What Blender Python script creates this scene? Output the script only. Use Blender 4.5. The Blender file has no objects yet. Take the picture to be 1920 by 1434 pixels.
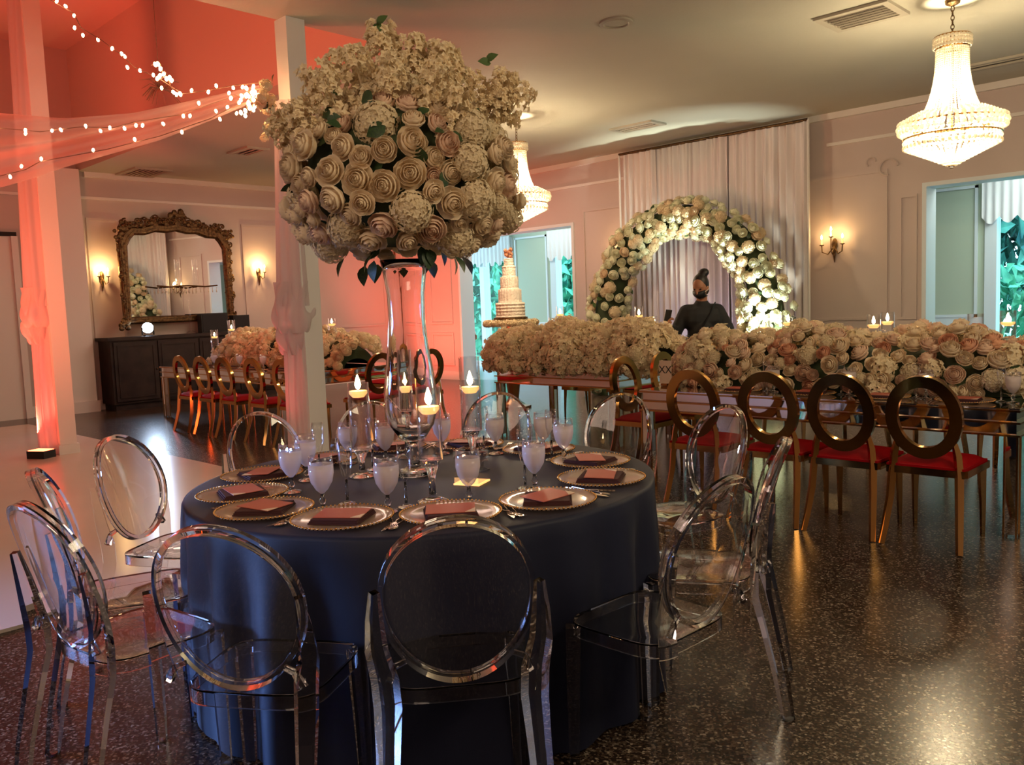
import bpy, bmesh, math, random
from mathutils import Vector, Matrix, Euler
from math import sin, cos, pi, radians, sqrt, atan2
random.seed(7)
S = bpy.context.scene
COL = S.collection

# ------------------------------------------------------------------ camera
F = 1600.0; EYE = Vector((0, 0, 1.42))
ya, rl, pt = radians(44.5), radians(2.2048), radians(5.1745)
f0 = Vector((-sin(ya), cos(ya), 0)); r0 = Vector((cos(ya), sin(ya), 0)); u0 = Vector((0, 0, 1))
FW = f0*cos(pt)-u0*sin(pt); UP = u0*cos(pt)+f0*sin(pt)
RR = r0*cos(rl)-UP*sin(rl); UU = UP*cos(rl)+r0*sin(rl)
cd = bpy.data.cameras.new('camera'); cam = bpy.data.objects.new('camera', cd); COL.objects.link(cam)
cd.sensor_width = 36; cd.lens = 36*F/1920; cd.clip_start = .05; cd.clip_end = 200
cam.matrix_world = Matrix(((RR.x, UU.x, -FW.x, EYE.x), (RR.y, UU.y, -FW.y, EYE.y), (RR.z, UU.z, -FW.z, EYE.z), (0, 0, 0, 1)))
S.camera = cam
def _ray(px, py): return FW*F+RR*(px-960)-UU*(py-717)
def atz(px, py, z):
    d = _ray(px, py); return EYE+d*((z-EYE.z)/d.z)
def aty(px, py, Y):
    d = _ray(px, py); return EYE+d*(Y/d.y)
def atx(px, py, X):
    d = _ray(px, py); return EYE+d*(X/d.x)
def atd(px, py, dep):
    d = _ray(px, py); return EYE+d*(dep/d.dot(f0))

# ------------------------------------------------------------------ view, world
S.view_settings.view_transform = 'Standard'; S.view_settings.look = 'None'
S.view_settings.gamma = 1; S.view_settings.use_curve_mapping = False
S.view_settings.exposure = 0.42
cy = S.cycles
cy.use_denoising = True
cy.max_bounces = 24; cy.transparent_max_bounces = 32; cy.transmission_bounces = 24; cy.glossy_bounces = 5; cy.diffuse_bounces = 4
cy.caustics_reflective = False; cy.caustics_refractive = False
cy.sample_clamp_indirect = 4.0; cy.blur_glossy = 0.6
w = bpy.data.worlds.new('world'); S.world = w; w.use_nodes = True
bg = w.node_tree.nodes['Background']; bg.inputs[0].default_value = (.55, .86, 1.0, 1); bg.inputs[1].default_value = 5.0

def light(name, typ, loc, energy, color, size=None, target=None, spot=None, blend=.5, size_y=None, spread=None):
    ld = bpy.data.lights.new(name, typ); ld.energy = energy; ld.color = color
    if typ == 'AREA':
        ld.size = size
        if size_y: ld.shape = 'RECTANGLE'; ld.size_y = size_y
    else: ld.shadow_soft_size = size or .05
    if typ == 'SPOT': ld.spot_size = radians(spot); ld.spot_blend = blend
    o = bpy.data.objects.new(name, ld); COL.objects.link(o); o.location = loc
    if spread: ld.spread = radians(spread)
    if target is not None: o.rotation_euler = (Vector(target)-Vector(loc)).to_track_quat('-Z', 'Y').to_euler()
    return o
# daylight from the windows behind the photographer, and added soft fill lights with no fixtures
light('daylight_window', 'AREA', (-8.8, -3.0, 1.1), 34, (.22, .42, 1.0), 2.4, (-2.7, 1.5, -.1), size_y=1.4, spread=24)
light('daylight_window_side', 'AREA', (3.3, 5.5, 1.7), 8, (.60, .82, 1.0), 4.0, (-3, 5.2, .8), size_y=2.2)
light('fill_light', 'AREA', (1.6, -3.6, 3.6), 45, (1.0, .74, .55), 2.6, (1.0, -2.6, 0))
light('fill_light', 'AREA', (-10.5, 8.3, 3.7), 85, (1.0, .70, .52), 2.5, (-10.5, 8.3, 0))
light('fill_light', 'AREA', (-3.5, -2.6, 3.6), 50, (1.0, .72, .55), 2.5, (-3.5, -2, 0))
light('fill_light', 'AREA', (1.3, 2.9, 3.6), 105, (1.0, .79, .50), 1.6, (-.6, 3.2, 0))
light('fill_light', 'AREA', (-.6, -1.9, 3.5), 50, (1.0, .72, .48), 2.2, (-2.2, 1.6, 1.2))
light('sunroom_fill', 'AREA', (-2.5, 12.7, 3.2), 50, (.86, 1.0, .92), 2.0, (-2.5, 12.9, 0))  # unseen area lights added to brighten the sunroom
light('sunroom_fill', 'AREA', (-11.8, 12.7, 3.2), 25, (.86, 1.0, .92), 2.0, (-11.8, 12.9, 0))
# red and white uplights
light('red_uplight_glow', 'SPOT', (-10.0, 2.86, .26), 460, (1.0, .045, .025), .05, (-9.93, 3.12, 1.6), 100, .9)
light('red_uplight_glow', 'SPOT', (-6.62, 3.72, .22), 60, (1.0, .10, .09), .05, (-6.32, 3.80, 2.2), 80, .9)
light('red_uplight_glow', 'SPOT', (-12.8, 9.6, .2), 300, (1.0, .12, .07), .1, (-12.7, 11.1, 2.0), 130, 1)
light('red_uplight_glow', 'SPOT', (-8.5, .8, .6), 560, (1.0, .155, .065), .3, (-9.6, 4.6, 5.0), 120, 1)
light('arch_uplight_glow', 'SPOT', (-4.95, 9.9, .25), 900, (.90, 1.0, .80), .06, (-6.05, 10.6, 1.8), 50, .9)
light('arch_uplight_glow', 'SPOT', (-5.3, 9.95, .9), 190, (.86, 1.0, .88), .05, (-6.5, 10.5, 3.76), 60, .9)
light('arch_uplight_glow', 'SPOT', (-5.05, 9.7, .95), 120, (.92, 1.0, .82), .06, (-5.75, 10.5, 1.55), 62, .9)
light('arch_uplight_glow', 'SPOT', (-6.6, 10.2, .3), 22, (.55, .62, 1.0), .1, (-6.6, 11.0, 1.2), 120, 1)

# ------------------------------------------------------------------ materials
def mat(name, col=(.8, .8, .8), rough=.5, metal=0, spec=.5, trans=0, ior=1.45, emit=None, es=0, noise=None, sheen=0, bump=None, alpha=1):
    m = bpy.data.materials.new(name); m.use_nodes = True
    nt = m.node_tree; b = nt.nodes['Principled BSDF']
    b.inputs['Base Color'].default_value = (*col, 1); b.inputs['Roughness'].default_value = rough
    b.inputs['Metallic'].default_value = metal; b.inputs['Specular IOR Level'].default_value = spec
    b.inputs['Transmission Weight'].default_value = trans; b.inputs['IOR'].default_value = ior
    b.inputs['Sheen Weight'].default_value = sheen; b.inputs['Alpha'].default_value = alpha
    if emit: b.inputs['Emission Color'].default_value = (*emit, 1); b.inputs['Emission Strength'].default_value = es
    if noise:
        sc, c2, lo, hi = noise
        tc = nt.nodes.new('ShaderNodeTexCoord'); n = nt.nodes.new('ShaderNodeTexNoise'); n.inputs['Scale'].default_value = sc; n.inputs['Detail'].default_value = 5
        mr = nt.nodes.new('ShaderNodeMapRange'); mr.inputs[1].default_value = lo; mr.inputs[2].default_value = hi
        mx = nt.nodes.new('ShaderNodeMix'); mx.data_type = 'RGBA'
        mx.inputs[6].default_value = (*col, 1); mx.inputs[7].default_value = (*c2, 1)
        nt.links.new(tc.outputs['Object'], n.inputs['Vector']); nt.links.new(n.outputs['Fac'], mr.inputs[0]); nt.links.new(mr.outputs[0], mx.inputs[0]); nt.links.new(mx.outputs[2], b.inputs['Base Color'])
    if bump:
        sc, st = bump
        n2 = nt.nodes.new('ShaderNodeTexNoise'); n2.inputs['Scale'].default_value = sc; n2.inputs['Detail'].default_value = 4
        tc2 = nt.nodes.new('ShaderNodeTexCoord'); bp = nt.nodes.new('ShaderNodeBump'); bp.inputs['Strength'].default_value = st; bp.inputs['Distance'].default_value = .02
        nt.links.new(tc2.outputs['Object'], n2.inputs['Vector']); nt.links.new(n2.outputs['Fac'], bp.inputs['Height']); nt.links.new(bp.outputs['Normal'], b.inputs['Normal'])
    return m
def thin_glass(name, tint=(1, 1, 1), refl=.10, edge=.5, rough=.02, refr=0.0, milk=0.0, milkcol=(.9, .85, .85)):
    """clear shell: see-through straight on, mirror-like at grazing angles, optional refracting share and milky share"""
    m = bpy.data.materials.new(name); m.use_nodes = True; nt = m.node_tree
    for n in list(nt.nodes): nt.nodes.remove(n)
    out = nt.nodes.new('ShaderNodeOutputMaterial'); tr = nt.nodes.new('ShaderNodeBsdfTransparent'); tr.inputs[0].default_value = (*tint, 1)
    gl = nt.nodes.new('ShaderNodeBsdfGlossy'); gl.inputs['Roughness'].default_value = rough; gl.inputs[0].default_value = (.95, .95, 1, 1)
    lw = nt.nodes.new('ShaderNodeLayerWeight'); lw.inputs[0].default_value = edge
    mr = nt.nodes.new('ShaderNodeMapRange'); mr.inputs[1].default_value = 0; mr.inputs[2].default_value = 1; mr.inputs[3].default_value = refl*.12; mr.inputs[4].default_value = min(1, refl*6)
    pw = nt.nodes.new('ShaderNodeMath'); pw.operation = 'POWER'; pw.inputs[1].default_value = 2.7
    nt.links.new(lw.outputs['Facing'], pw.inputs[0]); nt.links.new(pw.outputs[0], mr.inputs[0])
    m1 = nt.nodes.new('ShaderNodeMixShader'); nt.links.new(mr.outputs[0], m1.inputs[0]); nt.links.new(tr.outputs[0], m1.inputs[1]); nt.links.new(gl.outputs[0], m1.inputs[2])
    last = m1
    if refr:
        g = nt.nodes.new('ShaderNodeBsdfGlass'); g.inputs['IOR'].default_value = 1.35; g.inputs['Roughness'].default_value = 0; g.inputs[0].default_value = (*tint, 1)
        m2 = nt.nodes.new('ShaderNodeMixShader'); m2.inputs[0].default_value = refr
        nt.links.new(last.outputs[0], m2.inputs[1]); nt.links.new(g.outputs[0], m2.inputs[2]); last = m2
    if milk:
        d = nt.nodes.new('ShaderNodeBsdfDiffuse'); d.inputs[0].default_value = (*milkcol, 1); t = nt.nodes.new('ShaderNodeBsdfTranslucent'); t.inputs[0].default_value = (*milkcol, 1)
        md = nt.nodes.new('ShaderNodeMixShader'); md.inputs[0].default_value = .5; nt.links.new(d.outputs[0], md.inputs[1]); nt.links.new(t.outputs[0], md.inputs[2])
        m3 = nt.nodes.new('ShaderNodeMixShader'); m3.inputs[0].default_value = milk
        nt.links.new(last.outputs[0], m3.inputs[1]); nt.links.new(md.outputs[0], m3.inputs[2]); last = m3
    nt.links.new(last.outputs[0], out.inputs[0])
    return m
def cloth_sheer(name, col, opac):
    m = bpy.data.materials.new(name); m.use_nodes = True; nt = m.node_tree
    for n in list(nt.nodes): nt.nodes.remove(n)
    out = nt.nodes.new('ShaderNodeOutputMaterial'); tr = nt.nodes.new('ShaderNodeBsdfTransparent')
    d = nt.nodes.new('ShaderNodeBsdfDiffuse'); t = nt.nodes.new('ShaderNodeBsdfTranslucent')
    d.inputs[0].default_value = (*col, 1); t.inputs[0].default_value = (*col, 1)
    md = nt.nodes.new('ShaderNodeMixShader'); md.inputs[0].default_value = .5; nt.links.new(d.outputs[0], md.inputs[1]); nt.links.new(t.outputs[0], md.inputs[2])
    mx = nt.nodes.new('ShaderNodeMixShader'); mx.inputs[0].default_value = opac
    nt.links.new(tr.outputs[0], mx.inputs[1]); nt.links.new(md.outputs[0], mx.inputs[2]); nt.links.new(mx.outputs[0], out.inputs[0])
    return m
def petal(name, col, c2):
    m = mat(name, col, .6, spec=.2, noise=(9, c2, .35, .65), sheen=.1); nt = m.node_tree; b = nt.nodes['Principled BSDF']
    t = nt.nodes.new('ShaderNodeBsdfTranslucent'); t.inputs[0].default_value = (*c2, 1); mx = nt.nodes.new('ShaderNodeMixShader'); mx.inputs[0].default_value = .28
    out = [n for n in nt.nodes if n.type == 'OUTPUT_MATERIAL'][0]
    nt.links.new(b.outputs[0], mx.inputs[1]); nt.links.new(t.outputs[0], mx.inputs[2]); nt.links.new(mx.outputs[0], out.inputs[0]); return m
M = {}
M['wall'] = mat('wall_paint', (.60, .50, .47), .6, noise=(1.3, (.57, .475, .445), .3, .7), bump=(60, .05))
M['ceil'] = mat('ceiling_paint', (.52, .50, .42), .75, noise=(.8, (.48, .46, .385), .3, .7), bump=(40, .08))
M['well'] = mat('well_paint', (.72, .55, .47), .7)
M['trim'] = mat('white_trim', (.78, .74, .70), .45)
M['greenwall'] = mat('pale_green_wall', (.50, .58, .46), .6)
M['whiteblue'] = mat('white_woodwork', (.74, .80, .84), .4)
M['dark'] = mat('dark_gap', (.02, .018, .016), .8)
M['gold'] = mat('polished_gold', (.50, .26, .08), .13, 1)
M['oldgold'] = mat('antique_gilt', (.17, .10, .042), .42, .85, noise=(25, (.06, .035, .018), .4, .7), bump=(30, .6))
M['red'] = mat('red_velvet', (.26, .002, .004), .85, spec=.08)
M['mirror'] = mat('mirror_glass', (.80, .80, .80), .04, 1)
M['mirrorwall'] = mat('mirror_pane', (.85, .90, .90), .015, 1)
M['navy'] = mat('navy_cloth', (.007, .009, .026), .6, spec=.30, sheen=.04, bump=(300, .05))
M['acrylic'] = mat('clear_acrylic', (.97, .955, .97), 0.0, trans=1, ior=1.42, spec=.6)
M['glass'] = thin_glass('clear_glass', (.985, .985, .99), refl=.15, edge=.5)
M['water'] = thin_glass('water', (.985, .985, .99), refl=.10, edge=.5)
M['solidglass'] = mat('solid_clear_glass', (.98, .98, .985), 0.0, trans=1, ior=1.45)
M['frost'] = thin_glass('frosted_chilled_glass', (.97, .96, .97), refl=.14, edge=.5, milk=.50, milkcol=(.92, .82, .80))
M['pane'] = thin_glass('window_pane', (.93, .97, .98), refl=.05, edge=.3)
M['charger'] = thin_glass('gold_flecked_glass', (.90, .84, .78), refl=.30, edge=.5, rough=.12, milk=.34, milkcol=(.85, .62, .46))
M['silver'] = mat('silver_cutlery', (.75, .70, .66), .18, 1)
M['napkin'] = mat('dark_burgundy_napkin', (.045, .008, .008), .8)
M['card'] = mat('brick_red_card', (.46, .105, .07), .5)
M['cardpale'] = mat('pale_card', (.72, .52, .38), .6)
M['wax'] = mat('candle_wax', (.90, .62, .32), .5, emit=(1, .50, .14), es=1.1)  # emission stands in for flame light glowing through the wax
M['flame'] = mat('candle_flame', (1, .8, .4), .5, emit=(1, .72, .36), es=40)
M['bulb'] = mat('lamp_bulb', (1, .8, .5), .4, emit=(1, .66, .30), es=30)
M['fairy'] = mat('fairy_bulb', (1, .8, .5), .4, emit=(1, .62, .30), es=22)
M['wire'] = mat('thin_wire', (.25, .12, .08), .6)
M['rose'] = petal('cream_rose_petal', (.84, .66, .44), (.88, .74, .54))
M['rosepink'] = petal('blush_rose_petal', (.82, .56, .40), (.86, .66, .50))
M['rosewhite'] = petal('white_rose_petal', (.90, .88, .70), (.86, .86, .64))
M['peach'] = petal('peach_rose_petal', (.78, .40, .24), (.80, .46, .30))
M['hyd'] = petal('cream_hydrangea_petal', (.74, .60, .38), (.80, .68, .48))
M['blossom'] = petal('ivory_blossom', (.88, .72, .46), (.90, .78, .56))
M['leaf'] = mat('dark_green_leaf', (.018, .045, .018), .45, noise=(12, (.035, .075, .02), .4, .6))
M['leaflight'] = mat('green_leaf', (.07, .12, .035), .5)
M['moss'] = mat('foliage_core', (.035, .05, .02), .9)
M['drape'] = mat('ivory_drape', (.74, .66, .64), .75, sheen=.3)
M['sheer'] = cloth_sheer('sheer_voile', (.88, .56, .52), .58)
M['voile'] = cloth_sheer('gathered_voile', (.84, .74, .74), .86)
M['wood'] = mat('dark_sideboard_wood', (.022, .016, .016), .55, spec=.25, noise=(6, (.045, .030, .026), .3, .7))
M['black'] = mat('black_plastic', (.012, .012, .013), .5)
M['blackcloth'] = mat('black_cloth', (.016, .016, .018), .8)
M['skin'] = mat('brown_skin', (.36, .16, .09), .5)
M['hair'] = mat('black_hair', (.012, .010, .010), .45)
M['shirt'] = mat('white_shirt', (.75, .75, .75), .7)
M['cake'] = mat('piped_icing', (.82, .72, .62), .6, bump=(40, .8))
M['copper'] = mat('bronze_gilt', (.26, .13, .05), .25, .9)
M['foliage'] = mat('garden_leaves', (.09, .34, .26), .7, noise=(2.5, (.03, .15, .16), .35, .65))
M['foliage2'] = mat('garden_leaves_light', (.18, .60, .38), .7, noise=(4, (.07, .32, .26), .35, .65))
M['valance'] = mat('white_valance_cloth', (.84, .84, .86), .8)
M['carpet'] = mat('blue_grey_floor', (.30, .36, .42), .25)
M['plant'] = mat('magenta_flower', (.55, .02, .25), .6)
M['lamp'] = mat('white_lamp_face', (.8, .9, 1), .3, emit=(.62, .80, 1.0), es=45)
M['redlamp'] = mat('red_lamp_face', (1, .2, .1), .3, emit=(1.0, .10, .04), es=9)
M['crystal'] = thin_glass('chandelier_crystal', (1, .97, .90), refl=.3, edge=.5, rough=.08, milk=.88, milkcol=(1, .96, .88))
M['vent'] = mat('painted_vent', (.42, .38, .31), .6)

# terrazzo
def terrazzo():
    m = mat('terrazzo', (.03, .02, .015), .22, spec=.25); nt = m.node_tree; b = nt.nodes['Principled BSDF']
    tc = nt.nodes.new('ShaderNodeTexCoord')
    def vor(sc):
        v = nt.nodes.new('ShaderNodeTexVoronoi'); v.inputs['Scale'].default_value = sc; nt.links.new(tc.outputs['Object'], v.inputs['Vector']); return v
    v = vor(125); r = nt.nodes.new('ShaderNodeValToRGB'); e = r.color_ramp.elements
    sep = nt.nodes.new('ShaderNodeSeparateColor'); nt.links.new(v.outputs['Color'], sep.inputs[0]); nt.links.new(sep.outputs[0], r.inputs[0])
    r.color_ramp.interpolation = 'CONSTANT'
    e[0].position = 0; e[0].color = (.018, .011, .008, 1); e[1].position = .42; e[1].color = (.040, .024, .016, 1)
    for p, c in ((.66, (.07, .048, .034, 1)), (.82, (.125, .095, .07, 1)), (.94, (.25, .20, .155, 1))):
        k = e.new(p); k.color = c
    nt.links.new(r.outputs[0], b.inputs['Base Color'])
    return m
M['terrazzo'] = terrazzo()
M['dance'] = mat('white_dance_vinyl', (.66, .57, .50), .20, spec=.6, noise=(.6, (.58, .52, .44), .35, .65))

# ------------------------------------------------------------------ mesh helpers
class MB:
    def __init__(s): s.v = []; s.f = []
    def add(s, vs, fs):
        n = len(s.v); s.v += [tuple(p) for p in vs]; s.f += [tuple(i+n for i in f) for f in fs]; return s
    def box(s, x0, x1, y0, y1, z0, z1, mtx=None):
        vs = [Vector(p) for p in ((x0, y0, z0), (x1, y0, z0), (x1, y1, z0), (x0, y1, z0), (x0, y0, z1), (x1, y0, z1), (x1, y1, z1), (x0, y1, z1))]
        if mtx: vs = [mtx@p for p in vs]
        return s.add(vs, [(0, 3, 2, 1), (4, 5, 6, 7), (0, 1, 5, 4), (1, 2, 6, 5), (2, 3, 7, 6), (3, 0, 4, 7)])
    def lathe(s, prof, n=24, c=(0, 0, 0), wave=None, caps=True):
        c = Vector(c); vs = []; fs = []; k = len(prof)
        for i in range(n):
            a = 2*pi*i/n
            for j, (r, z) in enumerate(prof):
                rr = r if wave is None else wave(r, z, a)
                vs.append(c+Vector((rr*cos(a), rr*sin(a), z)))
        for i in range(n):
            i2 = (i+1) % n
            for j in range(k-1): fs.append((i*k+j, i2*k+j, i2*k+j+1, i*k+j+1))
        if caps:
            if prof[0][0] > 1e-4: fs.append(tuple(i*k for i in range(n))[::-1])
            if prof[-1][0] > 1e-4: fs.append(tuple(i*k+k-1 for i in range(n)))
        return s.add(vs, fs)
    def tube(s, pts, rad, n=8, closed=False, flat=1.0, caps=True, up=None):
        pts = [Vector(p) for p in pts]; m = len(pts); vs = []; fs = []
        rads = rad if isinstance(rad, (list, tuple)) else [rad]*m
        prev = None
        for i, p in enumerate(pts):
            a = pts[(i-1) % m] if (closed or i) else p; b = pts[(i+1) % m] if (closed or i < m-1) else p
            t = (b-a).normalized()
            ref = Vector(up) if up else (prev if prev is not None else (Vector((0, 0, 1)) if abs(t.z) < .9 else Vector((1, 0, 0))))
            x = (ref-t*ref.dot(t)); x = x.normalized() if x.length > 1e-6 else t.orthogonal().normalized()
            prev = x; y = t.cross(x)
            for k in range(n):
                an = 2*pi*(k+.5)/n; vs.append(p+x*cos(an)*rads[i]+y*sin(an)*rads[i]*flat)
        for i in range(m if closed else m-1):
            for k in range(n):
                i2 = (i+1) % m; k2 = (k+1) % n
                fs.append((i*n+k, i*n+k2, i2*n+k2, i2*n+k))
        if not closed and caps: fs.append(tuple(range(n))[::-1]); fs.append(tuple((m-1)*n+k for k in range(n)))
        return s.add(vs, fs)
    def ball(s, c, r, nu=10, nv=7, sc=(1, 1, 1), mtx=None):
        c = Vector(c); vs = []; fs = []
        for j in range(1, nv):
            th = pi*j/nv
            for i in range(nu):
                a = 2*pi*i/nu; vs.append(Vector((sin(th)*cos(a)*r*sc[0], sin(th)*sin(a)*r*sc[1], cos(th)*r*sc[2])))
        vs.append(Vector((0, 0, r*sc[2]))); vs.append(Vector((0, 0, -r*sc[2])))
        if mtx: vs = [mtx@v for v in vs]
        vs = [v+c for v in vs]
        for j in range(nv-2):
            for i in range(nu): fs.append((j*nu+i, (j+1)*nu+i, (j+1)*nu+(i+1) % nu, j*nu+(i+1) % nu))
        T = len(vs)-2
        for i in range(nu): fs.append((T, i, (i+1) % nu)); fs.append((T+1, (nv-2)*nu+(i+1) % nu, (nv-2)*nu+i))
        return s.add(vs, fs)
    def mesh(s, name, m=None, smooth=True):
        me = bpy.data.meshes.new(name); me.from_pydata(s.v, [], s.f); me.validate()
        if m: me.materials.append(m)
        if smooth:
            me.polygons.foreach_set('use_smooth', [True]*len(me.polygons))
            if smooth == 'auto': me.set_sharp_from_angle(angle=radians(38))
        me.update(); return me
def obj(name, me, parent=None, loc=None, rot=None, scale=None):
    o = bpy.data.objects.new(name, me); COL.objects.link(o)
    if parent: o.parent = parent
    if loc is not None: o.location = loc
    if rot is not None: o.rotation_euler = rot
    if scale is not None: o.scale = (scale,)*3 if isinstance(scale, (int, float)) else scale
    return o
def put(name, mb, m, parent=None, loc=None, rot=None, smooth='auto'): return obj(name, mb.mesh(name, m, smooth), parent, loc, rot)
def tag(o, label, cat, group=None):
    o['label'] = label; o['category'] = cat
    if group: o['group'] = group
    return o
def thing(name, label, cat, loc=(0, 0, 0), rz=0, group=None):
    return tag(obj(name, None, None, loc, (0, 0, rz)), label, cat, group)
def structure(o): o['kind'] = 'structure'; return o
def stuff(o): o['kind'] = 'stuff'; return o
def dup(root, loc, rz, label=None, group=None, parent=None):
    r = root.copy(); COL.objects.link(r); r.location = loc; r.rotation_euler = (0, 0, rz)
    if label: r['label'] = label
    if group: r['group'] = group
    for ch in root.children:
        c = ch.copy(); COL.objects.link(c); c.parent = r
        for g in ch.children:
            d = g.copy(); COL.objects.link(d); d.parent = c
    return r

# ------------------------------------------------------------------ the setting
CZ = 3.76; WX = -14.3; WY = 11.2
structure(put('floor', MB().box(-18, 4.2, -6, 11.4, -.1, 0), M['terrazzo'], smooth=False))
structure(put('floor_sunroom', MB().box(-18, 4.2, 11.4, 14.6, -.1, 0), M['carpet'], smooth=False))
structure(put('dance_floor', MB().box(-13.2, -4.4, -2.5, 3.72, .001, .018), M['dance'], smooth=False))
# ceiling with a raised well over the dance floor
WXE, WYE, WZ = -6.2, 5.02, 5.6
c = MB(); c.box(WXE, 4.2, -6, WYE, CZ, CZ+.1); c.box(-14.6, 4.2, WYE, 11.4, CZ, CZ+.1)
structure(put('ceiling', c, M['ceil'], smooth=False))
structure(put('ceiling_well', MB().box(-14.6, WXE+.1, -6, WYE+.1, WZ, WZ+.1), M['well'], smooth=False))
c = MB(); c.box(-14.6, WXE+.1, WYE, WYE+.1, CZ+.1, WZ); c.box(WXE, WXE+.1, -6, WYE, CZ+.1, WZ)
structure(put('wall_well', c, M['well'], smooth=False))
# wall A (left, carries the mirror)
structure(put('wall_left', MB().box(WX-.3, WX, -6, WY+.4, 0, WZ), M['wall'], smooth=False))
structure(put('wall_right', MB().box(4.2, 4.5, -6, 14.6, 0, CZ), M['wall'], smooth=False))
structure(put('wall_near', MB().box(-14.6, 4.5, -6.3, -6, 0, WZ), M['wall'], smooth=False))
# wall B (back) with two wide openings
O1 = (-12.34, -9.4, 2.77); O2 = (-3.8, .6, 2.72)
b = MB()
b.box(WX, O1[0], WY, WY+.3, 0, CZ); b.box(O1[0], O1[1], WY, WY+.3, O1[2], CZ); b.box(O1[1], O2[0], WY, WY+.3, 0, CZ)
b.box(O2[0], O2[1], WY, WY+.3, O2[2], CZ); b.box(O2[1], 4.2, WY, WY+.3, 0, CZ)
structure(put('wall_back', b, M['wall'], smooth=False))
for (x0, x1, zt) in (O1, O2):
    t = MB(); t.box(x0-.001, x0+.05, WY-.02, WY+.32, 0, zt); t.box(x1-.05, x1+.001, WY-.02, WY+.32, 0, zt); t.box(x0+.05, x1-.05, WY-.02, WY+.32, zt-.05, zt)
    structure(put('trim_1' if x0 < -10 else 'trim_2', t, M['whiteblue'], smooth=False))
# sunroom
SY = 14.0
structure(put('ceiling_sunroom', MB().box(-18, 4.2, 11.5, SY+.3, 3.3, 3.4), M['trim'], smooth=False))
structure(put('wall_sunroom_left', MB().box(-18.2, -18, 11.4, SY+.3, 0, 3.4), M['greenwall'], smooth=False))
def xs(px, py): return aty(px, py, SY).x
wins = []
xa, xb, xc, xd, xe = xs(868, 560), xs(962, 500), xs(1034, 470), xs(1110, 470), xs(1850, 500)
sw = MB()
solid = [(-18, xa-.6), (xb, xc), (xc+1.45, xe), (xe+2.6, 4.2)]
for x0, x1 in solid: sw.box(x0, x1, SY, SY+.2, 0, 3.4)
for x0, x1 in ((xa-.6, xb), (xc, xc+1.45), (xe, xe+2.6)):
    sw.box(x0, x1, SY, SY+.2, 2.95, 3.4)
structure(put('wall_sunroom', sw, M['greenwall'], smooth=False))
# panel moulding + lower white dado on the sunroom wall
dm = MB()
for x0, x1 in solid[1:3]:
    dm.box(x0, x1, SY-.02, SY-.001, 0, .98)
    for a, bb, z0, z1 in ((x0+.10, x1-.12, .98, 1.02), (x0+.10, x1-.12, 2.88, 2.92)): dm.box(a, bb, SY-.03, SY-.001, z0, z1)
    dm.box(x0+.08, x0+.12, SY-.03, SY-.001, .98, 2.92); dm.box(x1-.16, x1-.12, SY-.03, SY-.001, .98, 2.92)
structure(put('trim_3', dm, M['whiteblue'], smooth=False))
def window(n, x0, x1, z0, z1, mull):
    w_ = MB(); y0, y1 = SY-.04, SY+.16
    w_.box(x0-.02, x0+.14, y0, y1, z0, z1); w_.box(x1-.10, x1+.02, y0, y1, z0, z1); w_.box(x0+.14, x1-.1, y0, y1, z1-.1, z1); w_.box(x0+.14, x1-.1, y0, y1, z0, z0+.12)
    for xm in mull: w_.box(xm-.07, xm+.07, y0, y1, z0+.12, z1-.1)
    o = structure(put('window_%d' % n, w_, M['whiteblue'], smooth=False))
    put('pane', MB().box(x0+.1, x1-.08, SY+.05, SY+.058, z0+.1, z1-.08), M['pane'], o, smooth=False)
    return o
window(1, xa-.6, xb, .0, 2.95, (xs(907, 560),))
window(2, xc, xc+1.45, .0, 2.95, ())
window(3, xe, xe+2.6, .0, 2.95, ())
# gathered valances
def gathered(w_, h, n, amp, x0, z0, scallop=0.0, segs=3):
    mb = MB(); vs = []; fs = []; N = n*8
    for j in range(segs+1):
        for i in range(N+1):
            u = i/N; a = amp*sin(u*n*2*pi+1.3*sin(u*13))*(.35+.65*(j/segs))
            z = z0-h*j/segs-(scallop*abs(sin(u*n*pi/2)) if j == segs else 0)
            vs.append((x0+w_*u, a, z))
    for j in range(segs):
        for i in range(N): q = j*(N+1)+i; fs.append((q, q+1, q+N+2, q+N+1))
    return mb.add(vs, fs)
for k, (x0, x1, lb) in enumerate(((xa-.6, xb, 'white gathered valance above the garden door left of the cake'), (xc-.05, xc+1.5, 'white gathered valance over the window between cake and arch'), (xe-.05, xe+2.6, 'white gathered valance at the far right window'))):
    o = put('valance', gathered(x1-x0, .55, int((x1-x0)*9), .02, x0, 2.98, .10), M['valance'], loc=(0, SY-.09, 0), smooth=True)
    tag(o, lb, 'valance')
# garden
structure(put('lawn', MB().box(-30, 8, SY+.2, 30, -.2, -.05), M['foliage2'], smooth=False))
def leafcloud(name, n, x0, x1, y0, y1, z0, z1, m, label, s=.13):
    mb = MB()
    for i in range(n):
        c_ = Vector((random.uniform(x0, x1), random.uniform(y0, y1), 0)); c_.z = z0+(z1-z0)*random.random()
        e_ = Euler((random.uniform(0, 6), random.uniform(0, 6), random.uniform(0, 6))).to_matrix(); q = s*random.uniform(.6, 1.5)
        vs = [c_+e_@Vector(p)*q for p in ((-1, 0, 0), (-.3, .45, .1), (1, 0, 0), (-.3, -.45, .1))]
        mb.add(vs, [(0, 1, 2), (0, 2, 3)])
    o = put(name, mb, m, smooth=False); stuff(o); tag(o, label, 'hedge'); return o
leafcloud('tree_foliage', 9000, -21, -12.2, 17.5, 19.5, 0, 5.0, M['foliage2'], 'bright green trees outside the garden doors behind the cake', .20)
leafcloud('tree_foliage', 2500, -22, -12.2, 20, 21, 0, 6.5, M['foliage'], 'darker trees further out behind the cake', .25)
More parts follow.
